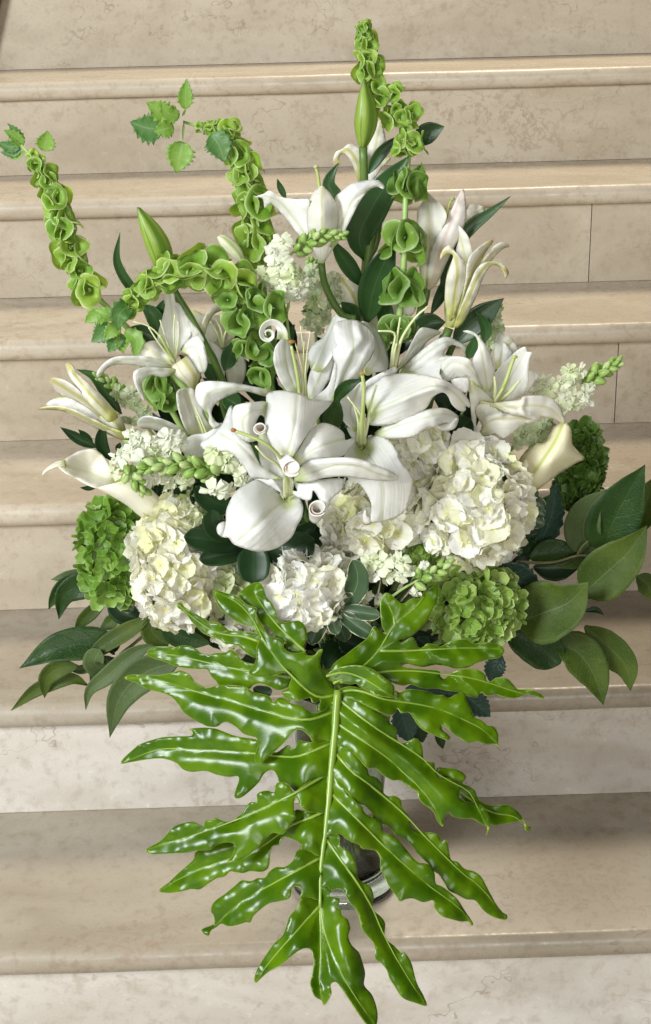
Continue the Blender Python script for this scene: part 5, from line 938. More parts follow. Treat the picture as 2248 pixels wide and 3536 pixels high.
more(b5, [(1415, 475, -2.6), (1408, 565, -1.8), (1400, 700, -.6), (1395, 890, .6), (1382, 1065, 1), (1365, 1240, 1)], [(1402, 635, 76), (1396, 828, 82), (1390, 990, 80), (1376, 1145, 70)], BD, 6)
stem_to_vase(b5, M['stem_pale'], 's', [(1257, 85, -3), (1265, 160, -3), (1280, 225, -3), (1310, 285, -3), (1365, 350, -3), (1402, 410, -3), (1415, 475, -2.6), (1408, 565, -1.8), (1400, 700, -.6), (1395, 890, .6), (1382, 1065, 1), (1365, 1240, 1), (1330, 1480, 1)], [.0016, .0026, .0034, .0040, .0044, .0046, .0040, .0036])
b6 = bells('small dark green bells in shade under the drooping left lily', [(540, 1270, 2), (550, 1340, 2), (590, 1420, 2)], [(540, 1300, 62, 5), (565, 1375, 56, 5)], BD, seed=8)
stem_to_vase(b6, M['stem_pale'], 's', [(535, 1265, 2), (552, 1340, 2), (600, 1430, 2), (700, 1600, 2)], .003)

# ------------------------------------------------------------------ snapdragons
def snapbud_mesh(name, seed):
    rnd = random.Random(seed); V = []; F = []; pc = []; m = 10
    pr = [(.10, 0), (.34, .12), (.48, .40), (.46, .78), (.34, 1.12), (.17, 1.32), (.02, 1.40)]
    for i, (r, z) in enumerate(pr):
        for j in range(m):
            t = j/m*6.283; V.append((r*math.cos(t)*(1+.05*math.cos(3*t)), r*math.sin(t), z)); pc.append((i/6, 3, .5))
    F = [(i*m+j, i*m+(j+1) % m, (i+1)*m+(j+1) % m, (i+1)*m+j) for i in range(6) for j in range(m)]
    for k in range(4):                                       # sepals hugging the bud
        a = k*1.5708+rnd.uniform(-.2, .2); b = len(V)
        for i in range(4):
            u = i/3
            for j in (-1, 0, 1):
                w = .42*(1-u)**.6*j; r = (.38, .54, .54, .44)[i]+(.0 if j else .03)
                V.append((r*math.cos(a+w), r*math.sin(a+w), u*.95-.02)); pc.append((.05, 3, .5))
        F += [(b+i*3+j, b+i*3+j+1, b+(i+1)*3+j+1, b+(i+1)*3+j) for i in range(3) for j in range(2)]
    return mesh(name, V, F, pc)
def snapflo_mesh(name, seed):
    rnd = random.Random(seed); V = []; F = []; pc = []; m = 12
    pr = [(.16, 0), (.26, .15), (.30, .45), (.38, .75), (.50, .95)]
    for i, (r, z) in enumerate(pr):
        for j in range(m):
            t = j/m*6.283; V.append((r*math.cos(t), r*math.sin(t)*.85, z)); pc.append((i/5*.7, 3, .5))
    F = [(i*m+j, i*m+(j+1) % m, (i+1)*m+(j+1) % m, (i+1)*m+j) for i in range(4) for j in range(m)]
    for k in range(5):                                       # ruffled lips
        a0 = k*6.283/5+rnd.uniform(-.2, .2); L = rnd.uniform(.62, 1.05); up = rnd.uniform(-.6, .55); ph = rnd.uniform(0, 6); b = len(V); nu, nv = 5, 7
        for i in range(nu):
            u = i/(nu-1)
            for j in range(nv):
                v = -1+2*j/(nv-1); w = (.30+.50*u)*v*(1-.25*u*u); r = .34+L*u*(1-.22*v*v)*(1+.08*math.sin(v*6+ph))
                z = .85+up*u-.25*u*u+.20*math.sin(v*4+ph)*u+.10*math.sin(v*9+ph*2)*u
                V.append((r*math.cos(a0)-w*math.sin(a0), r*math.sin(a0)+w*math.cos(a0), z)); pc.append((.5+.5*u, v*2, .5))
        F += [(b+i*nv+j, b+i*nv+j+1, b+(i+1)*nv+j+1, b+(i+1)*nv+j) for i in range(nu-1) for j in range(nv-1)]
    for k in range(3):                                       # folded inner petals closing the mouth
        a0 = k*2.1+rnd.uniform(-.4, .4); ph = rnd.uniform(0, 6); b = len(V); hz = rnd.uniform(.25, .5)
        for i in range(4):
            u = i/3
            for j in range(5):
                v = -1+j/2; r = .36*(1-u*.75)+.05*math.sin(v*5+ph); w = .34*v*(1-.35*u)
                V.append((r*math.cos(a0)-w*math.sin(a0), r*math.sin(a0)+w*math.cos(a0), .78+hz*math.sin(u*2.6)+.06*math.sin(v*4+ph))); pc.append((.55+.3*u, v*2, .5))
        F += [(b+i*5+j, b+i*5+j+1, b+(i+1)*5+j+1, b+(i+1)*5+j) for i in range(3) for j in range(4)]
    return mesh(name, V, F, pc)
SB = withmat([snapbud_mesh('bud', 90+i) for i in range(3)], M['snap_bud'])
SFm = [snapflo_mesh('floret', 95+i) for i in range(5)]
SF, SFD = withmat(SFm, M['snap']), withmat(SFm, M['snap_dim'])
def snapdragon(label, c, path, budend, florets, bs=(14, 30), fs=48, seed=0, dim=False, stem_more=None, rows=3.2, hang=0.0):
    """path runs from the tip down; buds fill it as far as the fraction budend; florets [(x, y, depth)] sit where the photo shows them"""
    rnd = random.Random(seed); k = CR[c][2]; sp = S(c, path); dense = crom(np.array(sp), 100); W3 = np.array([P3(*q) for q in dense])
    t = thing('snapdragon', label, 'snapdragon', W3[-1], 'snapdragon spikes')
    Ln = np.linalg.norm(np.diff(dense[:, :2], axis=0), axis=1).sum(); s = 0; i = 0
    T0 = W3[0]-W3[3]; T0 /= np.linalg.norm(T0)
    link('bud', SB[0], None, t, place(W3[0]-T0*.002, T0, 0, bs[0]*k*mpp(W3[0])*.9))
    while s < budend:
        size = 1.7*(bs[0]+(bs[1]-bs[0])*s/budend)*k; j = min(98, int(s*99)); p = W3[j]; T = W3[max(0, j-3)]-W3[min(99, j+3)]; T /= np.linalg.norm(T)
        a = np.cross(T, [.1, .9, .3]); a /= np.linalg.norm(a); b = np.cross(T, a); th = i*2.3999
        rad = a*math.cos(th)+b*math.sin(th); ax = rad*(.35+.75*s/budend)+T*.8; ax /= np.linalg.norm(ax)
        link('bud', rnd.choice(SB), None, t, place(p+rad*size*.25*mpp(p), ax, rnd.uniform(0, 6), size*mpp(p)*rnd.uniform(.85, 1.1)))
        s += size/Ln/rows*.95; i += 1
    for f in florets:
        x, y, d = S(c, [f[:3]])[0]; p = P3(x, y, d); q = W3[((W3-p)**2).sum(1).argmin()]
        ax = (p-q); ax = ax/(np.linalg.norm(ax)+1e-6)+np.array([rnd.uniform(-.3, .3), -.75+rnd.uniform(-.3, .1), rnd.uniform(-.2, .3)-hang]); ax /= np.linalg.norm(ax)
        sz = 1.15*(f[3] if len(f) > 3 else fs)*k*mpp(p)
        fo = link('floret', rnd.choice(SFD if dim else SF), None, t, place(p-ax*sz*.75, ax, rnd.uniform(0, 6), sz*rnd.uniform(.8, 1.2), rnd.uniform(.65, 1.0)))
    stem_to_vase(t, M['stem_pale'], c, [(p[0], p[1], p[2]-.1) for p in path]+(stem_more or []), [.0010, .0018, .0024, .0026, .0026])
    return t
snapdragon('white snapdragon with a green budded tip bent right across the upper lily', 'j', [(765, 545, 4.4), (690, 545, 4.4), (600, 560, 4.4), (480, 620, 4.2), (400, 690, 4.0), (385, 800, 3.8), (395, 920, 3.6), (390, 1080, 3.4), (390, 1200, 3)], .40,
           [(345, 590, 4.8), (300, 665, 4.8), (335, 745, 5.0), (240, 830, 4.6), (430, 815, 5.2, 62), (480, 880, 5.0), (330, 960, 4.8), (450, 960, 5.0), (275, 880, 4.4), (380, 880, 5.0)], bs=(20, 40), fs=56, seed=1)
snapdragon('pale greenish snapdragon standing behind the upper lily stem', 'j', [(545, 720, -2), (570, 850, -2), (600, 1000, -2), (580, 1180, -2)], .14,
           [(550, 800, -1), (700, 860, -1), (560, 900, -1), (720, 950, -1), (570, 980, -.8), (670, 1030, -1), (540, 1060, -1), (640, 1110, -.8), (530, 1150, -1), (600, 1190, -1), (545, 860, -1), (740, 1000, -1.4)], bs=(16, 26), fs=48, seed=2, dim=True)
snapdragon('white snapdragon lying sideways, its chain of green buds across the white florets', 'i', [(800, 325, 13.4), (900, 312, 13.4), (1050, 305, 13.4), (1200, 335, 13.4), (1350, 365, 13.2), (1480, 370, 12.6), (1600, 420, 11)], .66,
           [(1290, 225, 13.6), (1370, 280, 14.0, 66), (1450, 300, 13.6), (1470, 400, 14.0), (1490, 450, 13.8), (1280, 480, 14.0, 66), (1350, 490, 13.8), (1420, 250, 13.2, 44)], bs=(32, 46), fs=58, seed=3, rows=2.6)
snapdragon('white snapdragon beside the cream calla, its green tip curled down over the spathe', 'i', [(790, 490, 12.4), (745, 430, 12.6), (690, 350, 12.6), (670, 270, 12.2), (740, 210, 11), (860, 200, 10), (1000, 240, 9)], .40,
           [(720, 90, 10.8, 64), (760, 140, 11.4, 60), (840, 170, 11.6), (960, 130, 11.0, 60), (1030, 150, 10.8), (960, 220, 11.4, 60), (870, 215, 11.8), (590, 280, 12.0, 60), (575, 350, 12.0, 60), (640, 250, 12.0, 56), (790, 270, 12.2, 56), (830, 390, 12.0, 60), (950, 430, 11.6), (1000, 460, 11.4, 60), (1080, 440, 11.4), (1040, 390, 11.2, 50), (900, 370, 11.8, 50), (720, 190, 12.0, 50)], bs=(26, 40), fs=56, seed=4, rows=2.6)
snapdragon('small greenish snapdragon spike behind the half closed lily at the left', 'h', [(470, 795, 1), (560, 850, 1), (650, 930, 1.2), (740, 1040, 1.4), (820, 1150, 1.4)], .50,
           [(610, 920, 2.0, 44), (700, 920, 2.2, 52), (660, 980, 2.0, 46), (740, 990, 2.0, 44), (600, 1090, 2.6, 54), (690, 1110, 2.6, 54), (560, 1100, 2.8, 44), (800, 1040, 2)], bs=(20, 32), fs=46, seed=5, dim=True)
snapdragon('pale snapdragon sticking out to the right with a pointed green tip', 'g', [(1365, 385, 1), (1270, 440, 1), (1150, 510, 1.4), (1000, 600, 2), (880, 680, 2.4), (780, 760, 2.6)], .42,
           [(1040, 440, 2.4, 58), (1060, 520, 2.6, 56), (980, 520, 2.8, 58), (850, 520, 2.8, 56), (890, 560, 3.0, 50), (1140, 600, 2.6, 60), (1150, 660, 2.6, 56), (1010, 640, 3.0, 58), (1040, 690, 3.0, 54), (940, 690, 3.0, 50), (790, 590, 3.0, 44), (1110, 440, 2.0, 40), (1200, 550, 1.8, 36)], bs=(24, 42), fs=56, seed=6)
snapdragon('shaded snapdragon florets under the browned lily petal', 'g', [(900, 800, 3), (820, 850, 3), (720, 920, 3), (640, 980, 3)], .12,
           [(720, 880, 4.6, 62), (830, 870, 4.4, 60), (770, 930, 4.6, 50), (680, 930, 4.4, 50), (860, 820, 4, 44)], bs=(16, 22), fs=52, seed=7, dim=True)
snapdragon('white snapdragon low in front, its grey green budded tip over the lime hydrangea', 'n', [(1500, 400, 14.6), (1420, 440, 14.8), (1320, 490, 14.8), (1200, 555, 14.4), (1080, 640, 13), (980, 720, 11)], .46,
           [(960, 385, 14.2, 60), (1040, 400, 14.4, 56), (985, 460, 14.6, 52), (1110, 360, 14.6, 56), (1170, 380, 15.0, 62), (1160, 470, 15.0, 56), (1060, 480, 14.4, 50), (1270, 600, 15.2, 44), (1000, 640, 14.0, 50), (920, 620, 13.2, 50), (1230, 440, 14.6, 44), (1330, 400, 15, 34)], bs=(26, 42), fs=54, seed=8, rows=2.8)
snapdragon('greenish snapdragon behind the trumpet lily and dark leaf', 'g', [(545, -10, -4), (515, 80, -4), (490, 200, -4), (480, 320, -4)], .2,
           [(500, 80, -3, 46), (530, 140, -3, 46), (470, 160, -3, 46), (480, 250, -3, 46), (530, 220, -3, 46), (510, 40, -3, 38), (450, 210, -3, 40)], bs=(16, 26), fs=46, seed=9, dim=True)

# ------------------------------------------------------------------ broad dark lily leaves
def leafy(name, label, cat, base, group=None): return thing(name, label, cat, P3(*base), group)
def lf(par, mat, c, pts, w, prof='leaf', **kw):
    kw.setdefault('cup', .18); kw.setdefault('fold', .12)
    return ribbon(par, 'leaf', M[mat], c, pts, w, prof, **kw)
lw = leafy('lily_foliage', 'broad dark green lily leaves standing behind the upper white lily', 'leaves', (1260, 1100, -4))
for c, pts, w in (('j', [(925, 720, -3), (880, 560, -2.4), (960, 370, -2), (1080, 180, -1.6), (1228, -5, -1.4)], 118),
                  ('j', [(935, 1150, -2), (980, 920, -1.4), (1060, 720, -1), (1130, 560, -.8)], 112),
                  ('j', [(905, 900, -3.4), (810, 760, -3.2), (730, 640, -3), (690, 560, -3)], 60),
                  ('j', [(860, 600, -4), (790, 520, -4), (760, 420, -4), (720, 300, -4.4), (670, 180, -4.6), (740, 40, -4.6)], 66),
                  ('k', [(245, 1200, -4.6), (330, 1060, -4.4), (470, 930, -4.4)], 44), ('k', [(560, 990, -4.6), (660, 915, -4.4), (768, 873, -4.2)], 74),
                  ('j', [(880, 1140, -1.4), (810, 1060, -1.2), (755, 1005, -1.2)], 60), ('j', [(660, 1085, -1), (560, 1062, -1), (475, 1070, -1)], 22),
                  ('j', [(1060, 1180, -2.4), (1060, 1050, -2.4), (1040, 980, -2.4)], 60), ('y', [(1345, 935, -3), (1318, 880, -3), (1304, 840, -3)], 16)):
    lf(lw, 'lily_leaf', c, pts, w)
stem_to_vase(lw, M['stem'], 'j', [(1020, 420, -4.4), (1000, 600, -4.2), (930, 740, -3.6), (915, 900, -3.6), (900, 1200, -3)], .0034)
lr = leafy('lily_foliage', 'dark pointed lily leaves around the half open trumpet lily', 'leaves', (1500, 1300, -3))
for c, pts, w in (('q', [(640, 1240, -3.4), (690, 1060, -3.4), (770, 960, -3.4), (850, 900, -3.4), (938, 830, -3.4)], 32), ('f', [(1130, 260, -2), (1230, 150, -2), (1330, 60, -2), (1480, -60, -2.2)], 92),
                  ('f', [(1225, 360, 6.4), (1265, 280, 6.8), (1290, 195, 7)], 42), ('f', [(1345, 250, -1), (1355, 140, -1), (1285, 30, -1)], 40), ('w', [(740, 300, -2.6), (800, 260, -2.4), (870, 250, -2.4)], 50),
                  ('q', [(600, 1330, -3.4), (660, 1210, -3.4), (700, 1100, -3.4)], 26)):
    lf(lr, 'lily_leaf', c, pts, w)
stem_to_vase(lr, M['stem'], 'f', [(1130, 260, -2.4), (1060, 420, -2.4), (980, 620, -2)], .0034)
ll = leafy('lily_foliage', 'narrow dark lily leaves around the left lily and bud', 'leaves', (700, 1300, -1))
for c, pts, w in (('z', [(640, 760, 0), (560, 630, 0), (492, 530, 0), (463, 440, 0), (482, 308, 0)], 27), ('h', [(900, 560, 1), (800, 500, 1), (690, 460, 1)], 60), ('h', [(900, 500, 0), (860, 380, 0), (770, 300, 0)], 60), ('h', [(880, 420, -.6), (910, 330, -.6), (930, 270, -.6)], 40),
                  ('h', [(640, 1060, 1.4), (540, 920, 1.4), (450, 800, 1.4), (325, 750, 1.4)], 44), ('h', [(1350, 760, 1.6), (1395, 640, 1.8), (1445, 530, 1.8)], 60), ('h', [(1460, 1010, 7), (1380, 960, 7), (1330, 930, 7)], 70), ('h', [(1290, 840, 1), (1250, 760, 1), (1210, 700, 1)], 50)):
    lf(ll, 'lily_leaf', c, pts, w)
stem_to_vase(ll, M['stem'], 'h', [(880, 560, 0), (980, 800, .6), (1100, 1100, 1)], .0034)
# ------------------------------------------------------------------ dark ruscus sprigs
ru = leafy('ruscus_sprig', 'very dark narrow leaves beside the cream calla', 'leaves', (400, 1600, 3), 'dark leaf sprigs')
for pts, w in (([(470, 190, 3.6), (350, 135, 3.8), (215, 50, 4)], 38), ([(560, 275, 3.8), (500, 160, 4.2), (518, 12, 4.4)], 46), ([(440, 150, 3.4), (390, 110, 3.6), (340, 65, 3.8)], 24), ([(625, 225, 3.8), (620, 190, 4), (630, 155, 4.2)], 24), ([(470, 460, 4), (410, 472, 4.2), (352, 468, 4.4)], 18), ([(640, 270, 3.8), (590, 250, 3.8), (560, 235, 3.8)], 24), ([(690, 230, 3.8), (660, 200, 3.8), (640, 190, 3.8)], 24)):
    lf(ru, 'ruscus', 'i', pts, w)
stem_to_vase(ru, M['stem'], 'i', [(470, 190, 3.5), (570, 270, 3.6), (760, 400, 3.4), (1000, 700, 3)], .002)
ru2 = leafy('ruscus_sprig', 'dark oval leaves spread under the broad front petal of the largest lily', 'leaves', (950, 1900, 9), 'dark leaf sprigs')
for pts, w in (([(310, 1200, 12.6), (200, 1110, 13.4), (190, 1000, 13.6)], 82), ([(360, 1240, 12), (180, 1210, 13.2), (-10, 1185, 13.8)], 92), ([(420, 1290, 11.6), (260, 1310, 12.4), (95, 1345, 13)], 74), ([(470, 1250, 12.6), (470, 1390, 13.8), (465, 1510, 14.6)], 118), ([(560, 1240, 11.6), (740, 1270, 12.4), (890, 1200, 13)], 120),
               ([(330, 985, 10.4), (190, 940, 10.8), (70, 840, 11)], 84), ([(620, 1300, 10.6), (760, 1190, 11.4), (900, 1095, 11.8)], 60), ([(560, 1290, 11), (640, 1340, 11.6), (720, 1340, 11.8)], 60), ([(240, 960, 9.4), (140, 880, 9.6), (60, 820, 9.8)], 70)):
    lf(ru2, 'ruscus', 'e', pts, w, 'round')
stem_to_vase(ru2, M['stem'], 'e', [(420, 1230, 11.4), (520, 1240, 10), (640, 1300, 7)], .0026)
ru3 = leafy('ruscus_sprig', 'dark leaves between the two open lilies and above the right hydrangea', 'leaves', (1250, 1600, 6), 'dark leaf sprigs')
for c, pts, w, mt in (('e', [(990, 470, 11.6), (1020, 360, 12.4), (1062, 235, 12.8)], 74, 'salal_dark'), ('e', [(1030, 250, 11.4), (1100, 160, 12.2), (1215, 98, 12.6)], 46, 'salal_dark'), ('f', [(1090, 930, 7), (1170, 850, 7.6), (1250, 770, 7.8)], 92, 'ruscus'), ('f', [(1240, 860, 6), (1260, 700, 6.4), (1230, 580, 6.6)], 56, 'ruscus'), ('e', [(500, 690, 11.4), (480, 600, 11.8), (460, 530, 12)], 34, 'bell_leaf_dark'), ('f', [(1180, 930, 6), (1100, 900, 6), (1050, 860, 6)], 70, 'ruscus'), ('f', [(1100, 720, 6), (1060, 660, 6), (1000, 640, 6)], 60, 'ruscus'),
                      ('i', [(1090, 640, 7), (1000, 540, 7), (900, 440, 7)], 90, 'ruscus'), ('i', [(1250, 600, 8), (1200, 540, 8.6), (1150, 460, 9)], 84, 'ruscus'), ('i', [(1330, 600, 9), (1260, 560, 9), (1160, 560, 9)], 60, 'ruscus')):
    lf(ru3, mt, c, pts, w, 'leaf' if w < 80 else 'round')
stem_to_vase(ru3, M['stem'], 'e', [(1040, 420, 9), (1000, 700, 7)], .0026)
# ------------------------------------------------------------------ leafy branch on the left
lb = leafy('leafy_branch', 'branch of pointed green leaves reaching out low on the left', 'branch', (560, 2180, 4), 'leafy branches')
for pts, w, mt, pf in (([(650, 165, 1.6), (500, 178, 1.6), (352, 202, 1.6)], 46, 'salal_pale', 'leaf'), ([(740, 230, 3.6), (590, 235, 4.0), (450, 310, 4.2), (405, 475, 4.4)], 98, 'salal_dark', 'ovate'), ([(620, 190, 2.4), (480, 230, 2.6), (380, 330, 2.8), (336, 408, 2.8)], 68, 'salal_dark', 'leaf'), ([(735, 330, 3), (640, 420, 3.2), (560, 500, 3.2), (520, 590, 3.2)], 52, 'salal', 'leaf'), ([(820, 435, 3), (760, 500, 3), (688, 545, 3)], 48, 'salal', 'leaf'), ([(745, 340, 4), (850, 430, 4.2), (1010, 490, 4.2)], 84, 'ruscus', 'leaf'),
                   ([(815, 640, 5), (640, 640, 5.6), (380, 680, 6), (132, 815, 6.2)], 122, 'salal_dark', 'ovate'), ([(1040, 462, 6), (900, 545, 6.6), (740, 640, 7), (640, 720, 7.2), (605, 815, 7.2)], 66, 'salal', 'leaf'), ([(735, 840, 7), (650, 780, 7.6), (690, 684, 7.8)], 78, 'salal_pale', 'round'), ([(605, 932, 6), (480, 885, 6.4), (260, 960, 6.8), (74, 1108, 7)], 56, 'salal', 'leaf'), ([(540, 800, 6.6), (400, 820, 7), (320, 890, 7.2), (308, 1022, 7.2)], 70, 'salal', 'leaf'), ([(660, 800, 5.4), (560, 825, 5.4), (470, 820, 5.4)], 34, 'salal_pale', 'leaf'), ([(790, 745, 5), (700, 800, 5), (620, 915, 5)], 62, 'salal_pale', 'leaf'),
                   ([(1070, 650, 8), (920, 720, 8.4), (740, 870, 8.8), (620, 970, 9), (592, 1102, 9)], 66, 'salal_pale', 'leaf'), ([(1230, 770, 9), (1000, 850, 9.4), (830, 1020, 9.8), (758, 1295, 10)], 122, 'salal_pale', 'ovate'), ([(1080, 460, 6), (1050, 560, 6.4), (1160, 660, 6.6)], 84, 'salal', 'round'), ([(1090, 470, 6), (1240, 590, 6.4), (1460, 645, 6.6)], 84, 'salal_dark', 'leaf'), ([(1130, 480, 5), (1330, 570, 5.4), (1500, 640, 5.6)], 70, 'salal', 'leaf'), ([(960, 540, 5), (880, 570, 5), (830, 590, 5)], 36, 'salal', 'leaf'), ([(820, 680, 4.6), (780, 660, 4.6), (740, 690, 4.6)], 66, 'ruscus', 'round')):
    lf(lb, mt, 'l', pts, w, pf, ruf=.05, rfreq=1.3, roll=random.uniform(-14, 14))
tw = tube(lb, 'twig', M['twig'], 'l', [(1010, 575, 6), (920, 650, 6), (830, 722, 6.2), (740, 840, 6.6), (680, 900, 6.4), (610, 938, 6.2)], [.0018, .0015, .0010], 20)
tube(lb, 'twig', M['twig'], 'l', [(1010, 575, 6), (950, 540, 6.2), (880, 545, 6.2)], .001)
stem_to_vase(lb, M['twig'], 'l', [(1000, 580, 5.9), (1100, 560, 5), (1400, 480, 3)], .0022, 'branch_stem')
# ------------------------------------------------------------------ leafy branches on the right
rb_ = leafy('leafy_branch', 'branch of large rounded green leaves reaching out on the right', 'branch', (1790, 2000, 5), 'leafy branches')
for c, pts, w, mt, pf in (('m', [(1215, 705, 6), (1250, 540, 6.4), (1370, 300, 6.8), (1490, 90, 7)], 150, 'salal_dark', 'ovate'), ('m', [(1120, 700, 5), (1060, 560, 5.2), (1100, 400, 5.4), (1220, 260, 5.6)], 110, 'salal_pale', 'ovate'), ('m', [(1060, 985, 8), (1230, 830, 8.8), (1380, 690, 9.2), (1505, 510, 9.4)], 148, 'salal', 'ovate'), ('m', [(600, 1180, 9.6), (790, 1110, 10.6), (960, 1040, 11.2), (1100, 900, 11.4)], 186, 'salal', 'ovate'),
                          ('x', [(225, 605, 8), (320, 690, 8.6), (410, 790, 9), (432, 900, 9.2)], 62, 'salal', 'leaf'), ('x', [(95, 690, 8.6), (190, 720, 9.4), (270, 830, 10), (308, 962, 10.2)], 78, 'salal', 'ovate'), ('m', [(530, 1235, 8), (680, 1290, 8.6), (800, 1380, 9), (900, 1470, 9.2)], 120, 'salal_dark', 'round'),
                          ('m', [(690, 730, 4), (850, 700, 4.4), (1050, 690, 4.6)], 84, 'salal_dark', 'leaf'), ('m', [(900, 790, 4.4), (1000, 740, 4.6), (1150, 730, 4.6)], 60, 'salal', 'leaf'), ('m', [(720, 800, 4), (860, 800, 4.2), (1050, 790, 4.2)], 80, 'ruscus', 'leaf'), ('m', [(1430, 570, 5), (1480, 400, 5), (1560, 170, 5)], 88, 'salal', 'leaf'), ('m', [(1430, 860, 7), (1500, 910, 7.4), (1560, 1030, 7.4)], 62, 'salal', 'leaf'), ('m', [(1080, 1100, 8), (1150, 1090, 8), (1210, 1130, 8)], 20, 'ruscus', 'lance')):
    lf(rb_, mt, c, pts, w*1.2, pf, cup=.14, fold=.2, ruf=.05, rfreq=1.6, roll=random.uniform(-8, 8), n=26, m=10)
tube(rb_, 'twig', M['twig'], 'm', [(610, 765, 4.6), (850, 762, 5), (1030, 716, 5.6), (1180, 728, 6)], [.0019, .0015, .0010], 18)
tube(rb_, 'twig', M['twig'], 'm', [(1020, 716, 5.6), (1060, 650, 5.8), (1120, 600, 5.8)], [.0012, .001], 10)
tube(rb_, 'twig', M['twig'], 'm', [(480, 1178, 8.6), (580, 1175, 9.4), (640, 1160, 9.8)], [.0018, .0014], 10)
stem_to_vase(rb_, M['twig'], 'm', [(620, 764, 4.6), (400, 900, 4), (100, 1100, 3)], .0024, 'branch_stem')
sl = leafy('serrated_foliage', 'very dark toothed leaves behind the lime green hydrangea and large leaf', 'leaves', (1700, 2100, 4))
for c, pts, w, mt in (('m', [(460, 800, 6), (610, 890, 6.4), (790, 960, 6.6)], 130, 'serrated'), ('m', [(600, 1000, 6), (680, 1080, 6.2), (760, 1130, 6.4)], 70, 'serrated'), ('m', [(540, 1050, 7), (640, 1100, 7.2), (730, 1140, 7.2)], 46, 'salal_dark'), ('b', [(1220, 540, 9), (1175, 640, 9.6), (1150, 740, 9.8)], 74, 'serrated'), ('b', [(960, 800, 10), (1050, 880, 10.4), (1148, 970, 10.6)], 84, 'serrated'), ('b', [(520, 900, 9), (560, 1030, 9.4), (590, 1150, 9.6)], 96, 'serrated'), ('b', [(640, 1000, 8), (660, 1080, 8.2), (680, 1150, 8.2)], 60, 'ruscus'), ('b', [(780, 1050, 8), (800, 1120, 8.2), (820, 1195, 8.2)], 36, 'ruscus'), ('b', [(560, 780, 9), (760, 800, 9.4), (1000, 830, 9.6)], 90, 'serrated'),
                      ('m', [(690, 730, 2), (770, 620, 2.4), (850, 430, 2.6), (880, 200, 2.6)], 92, 'serrated'), ('m', [(700, 720, 3), (690, 600, 3), (760, 560, 3)], 70, 'ruscus'), ('m', [(420, 900, 8), (360, 800, 8.4), (300, 720, 8.4)], 60, 'salal_dark'), ('b', [(120, 480, 10), (60, 540, 11), (10, 640, 11.6)], 110, 'ruscus'), ('b', [(100, 420, 10), (200, 470, 10.6), (320, 470, 11)], 90, 'ruscus'), ('b', [(640, 420, 11), (700, 470, 11.4), (760, 480, 11.6)], 50, 'ruscus')):
    lf(sl, mt, c, pts, w, 'leaf', serr=.10, n=18)
stem_to_vase(sl, M['stem'], 'm', [(470, 820, 5.6), (300, 960, 4), (60, 1100, 3)], .0024)
# ------------------------------------------------------------------ variegated pittosporum
vp_ = leafy('variegated_sprig', 'sprig of green leaves with cream edges in front of the low white hydrangea', 'leaves', (1170, 2105, 14), 'cream edged leaf sprigs')
for pts, w in (([(755, 700, 14.8), (850, 580, 15.2), (870, 470, 15.4), (835, 362, 15.4)], 82), ([(755, 705, 15.2), (880, 728, 15.8), (1028, 752, 16)], 54), ([(745, 725, 15.4), (850, 810, 16.2), (988, 898, 16.6)], 60), ([(718, 735, 15.6), (705, 800, 16.2), (728, 880, 16.4)], 50), ([(700, 720, 15), (645, 760, 15.6), (690, 860, 16)], 40), ([(650, 715, 15.2), (610, 800, 15.8), (545, 950, 16.2)], 64), ([(740, 740, 13), (760, 840, 13.2), (790, 930, 13.2)], 60)):
    lf(vp_, 'varieg', 'n', pts, w, 'round', ruf=.07, rfreq=2.6)
stem_to_vase(vp_, M['twig'], 'n', [(738, 712, 14.8), (740, 780, 13), (760, 900, 9)], .0018)
vq = leafy('variegated_sprig', 'cream edged rounded leaves stacked beside the largest white hydrangea', 'leaves', (1830, 1800, 6), 'cream edged leaf sprigs')
for pts, w in (([(690, 340, 6), (740, 350, 6.4), (795, 390, 6.6)], 46), ([(670, 410, 6), (740, 415, 6.6), (800, 440, 6.8)], 48), ([(660, 480, 6), (730, 480, 6.6), (795, 500, 6.8)], 50), ([(560, 560, 8), (580, 570, 8), (600, 600, 8)], 34), ([(545, 640, 8), (575, 650, 8.2), (590, 700, 8.2)], 38), ([(690, 300, 6), (720, 290, 6.4), (755, 300, 6.4)], 30), ([(600, 700, 7), (620, 690, 7), (640, 700, 7)], 30)):
    lf(vq, 'varieg', 'm', pts, w, 'round', ruf=.07, rfreq=2.6)
stem_to_vase(vq, M['twig'], 'm', [(680, 400, 5.6), (600, 560, 4), (400, 800, 3)], .0018)
vr = leafy('variegated_sprig', 'cream edged leaves in shade below the tall oval white hydrangea', 'leaves', (740, 2130, 7), 'cream edged leaf sprigs')
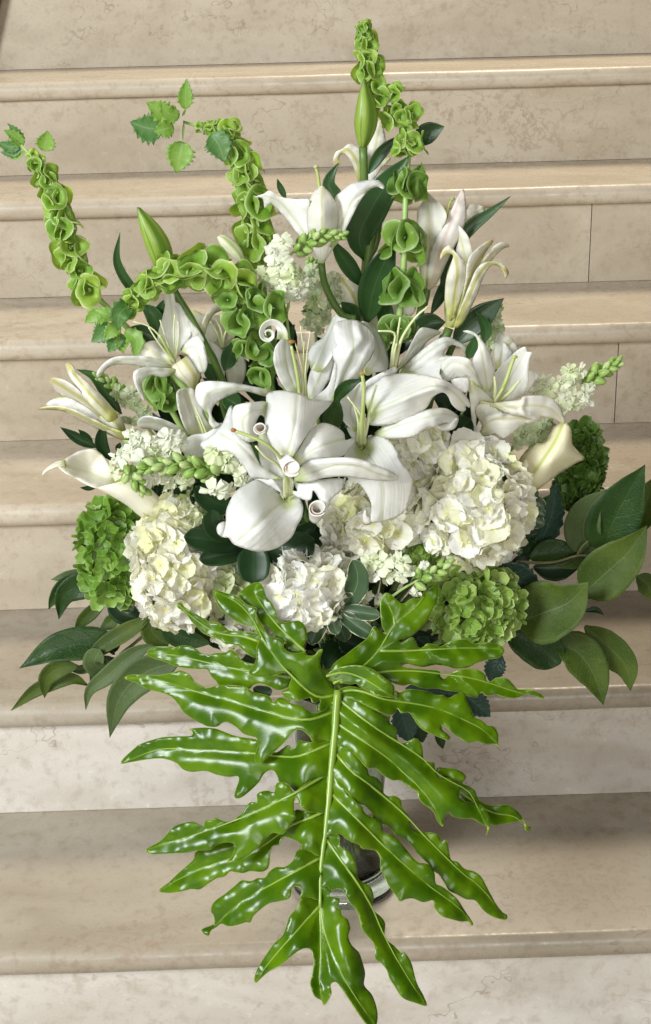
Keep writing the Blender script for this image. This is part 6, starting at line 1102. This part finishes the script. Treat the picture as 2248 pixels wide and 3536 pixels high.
for pts, w in (([(690, 200, 8), (730, 250, 8.4), (790, 300, 8.4)], 48), ([(660, 250, 7), (700, 270, 7), (760, 290, 7)], 40), ([(840, 500, 8), (900, 560, 8.2), (960, 590, 8.2)], 50), ([(1000, 560, 8), (900, 580, 8), (840, 540, 8)], 40), ([(20, 150, 6), (60, 200, 6), (120, 240, 6)], 40), ([(950, 770, 9), (1010, 800, 9), (1080, 790, 9)], 44), ([(760, 490, 8), (820, 500, 8), (900, 500, 8)], 40)):
    lf(vr, 'varieg', 'a', pts, w, 'round', ruf=.07, rfreq=2.6)
stem_to_vase(vr, M['twig'], 'a', [(700, 240, 6.6), (900, 500, 6), (1200, 700, 4)], .0018)
# ------------------------------------------------------------------ added dark filler leaves, standing in for shade in the gaps
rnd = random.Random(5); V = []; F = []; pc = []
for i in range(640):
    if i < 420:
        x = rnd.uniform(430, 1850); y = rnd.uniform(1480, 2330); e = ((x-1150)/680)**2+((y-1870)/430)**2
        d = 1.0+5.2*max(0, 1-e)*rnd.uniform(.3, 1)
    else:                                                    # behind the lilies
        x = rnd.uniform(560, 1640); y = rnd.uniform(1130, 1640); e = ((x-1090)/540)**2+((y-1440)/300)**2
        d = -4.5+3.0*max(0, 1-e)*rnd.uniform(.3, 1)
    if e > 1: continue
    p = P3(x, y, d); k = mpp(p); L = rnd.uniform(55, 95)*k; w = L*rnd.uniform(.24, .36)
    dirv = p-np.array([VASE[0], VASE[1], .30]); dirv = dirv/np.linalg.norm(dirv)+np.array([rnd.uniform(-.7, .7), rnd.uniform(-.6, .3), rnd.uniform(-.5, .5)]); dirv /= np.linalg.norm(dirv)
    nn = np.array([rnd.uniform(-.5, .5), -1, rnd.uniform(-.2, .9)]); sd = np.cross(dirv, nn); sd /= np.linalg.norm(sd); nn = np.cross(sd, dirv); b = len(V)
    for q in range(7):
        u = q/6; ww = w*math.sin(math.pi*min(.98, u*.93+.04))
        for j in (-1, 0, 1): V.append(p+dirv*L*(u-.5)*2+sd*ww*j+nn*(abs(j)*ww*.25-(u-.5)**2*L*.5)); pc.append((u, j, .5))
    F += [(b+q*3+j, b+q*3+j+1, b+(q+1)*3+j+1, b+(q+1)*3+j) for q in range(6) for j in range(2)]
ff = link('gap_filler_leaves', mesh('gap_filler_leaves', V, F, pc), M['ruscus'])
ff['kind'] = 'stuff'; ff['label'] = 'very dark leaves added to stand in for shade between the flower heads'; ff['category'] = 'foliage'
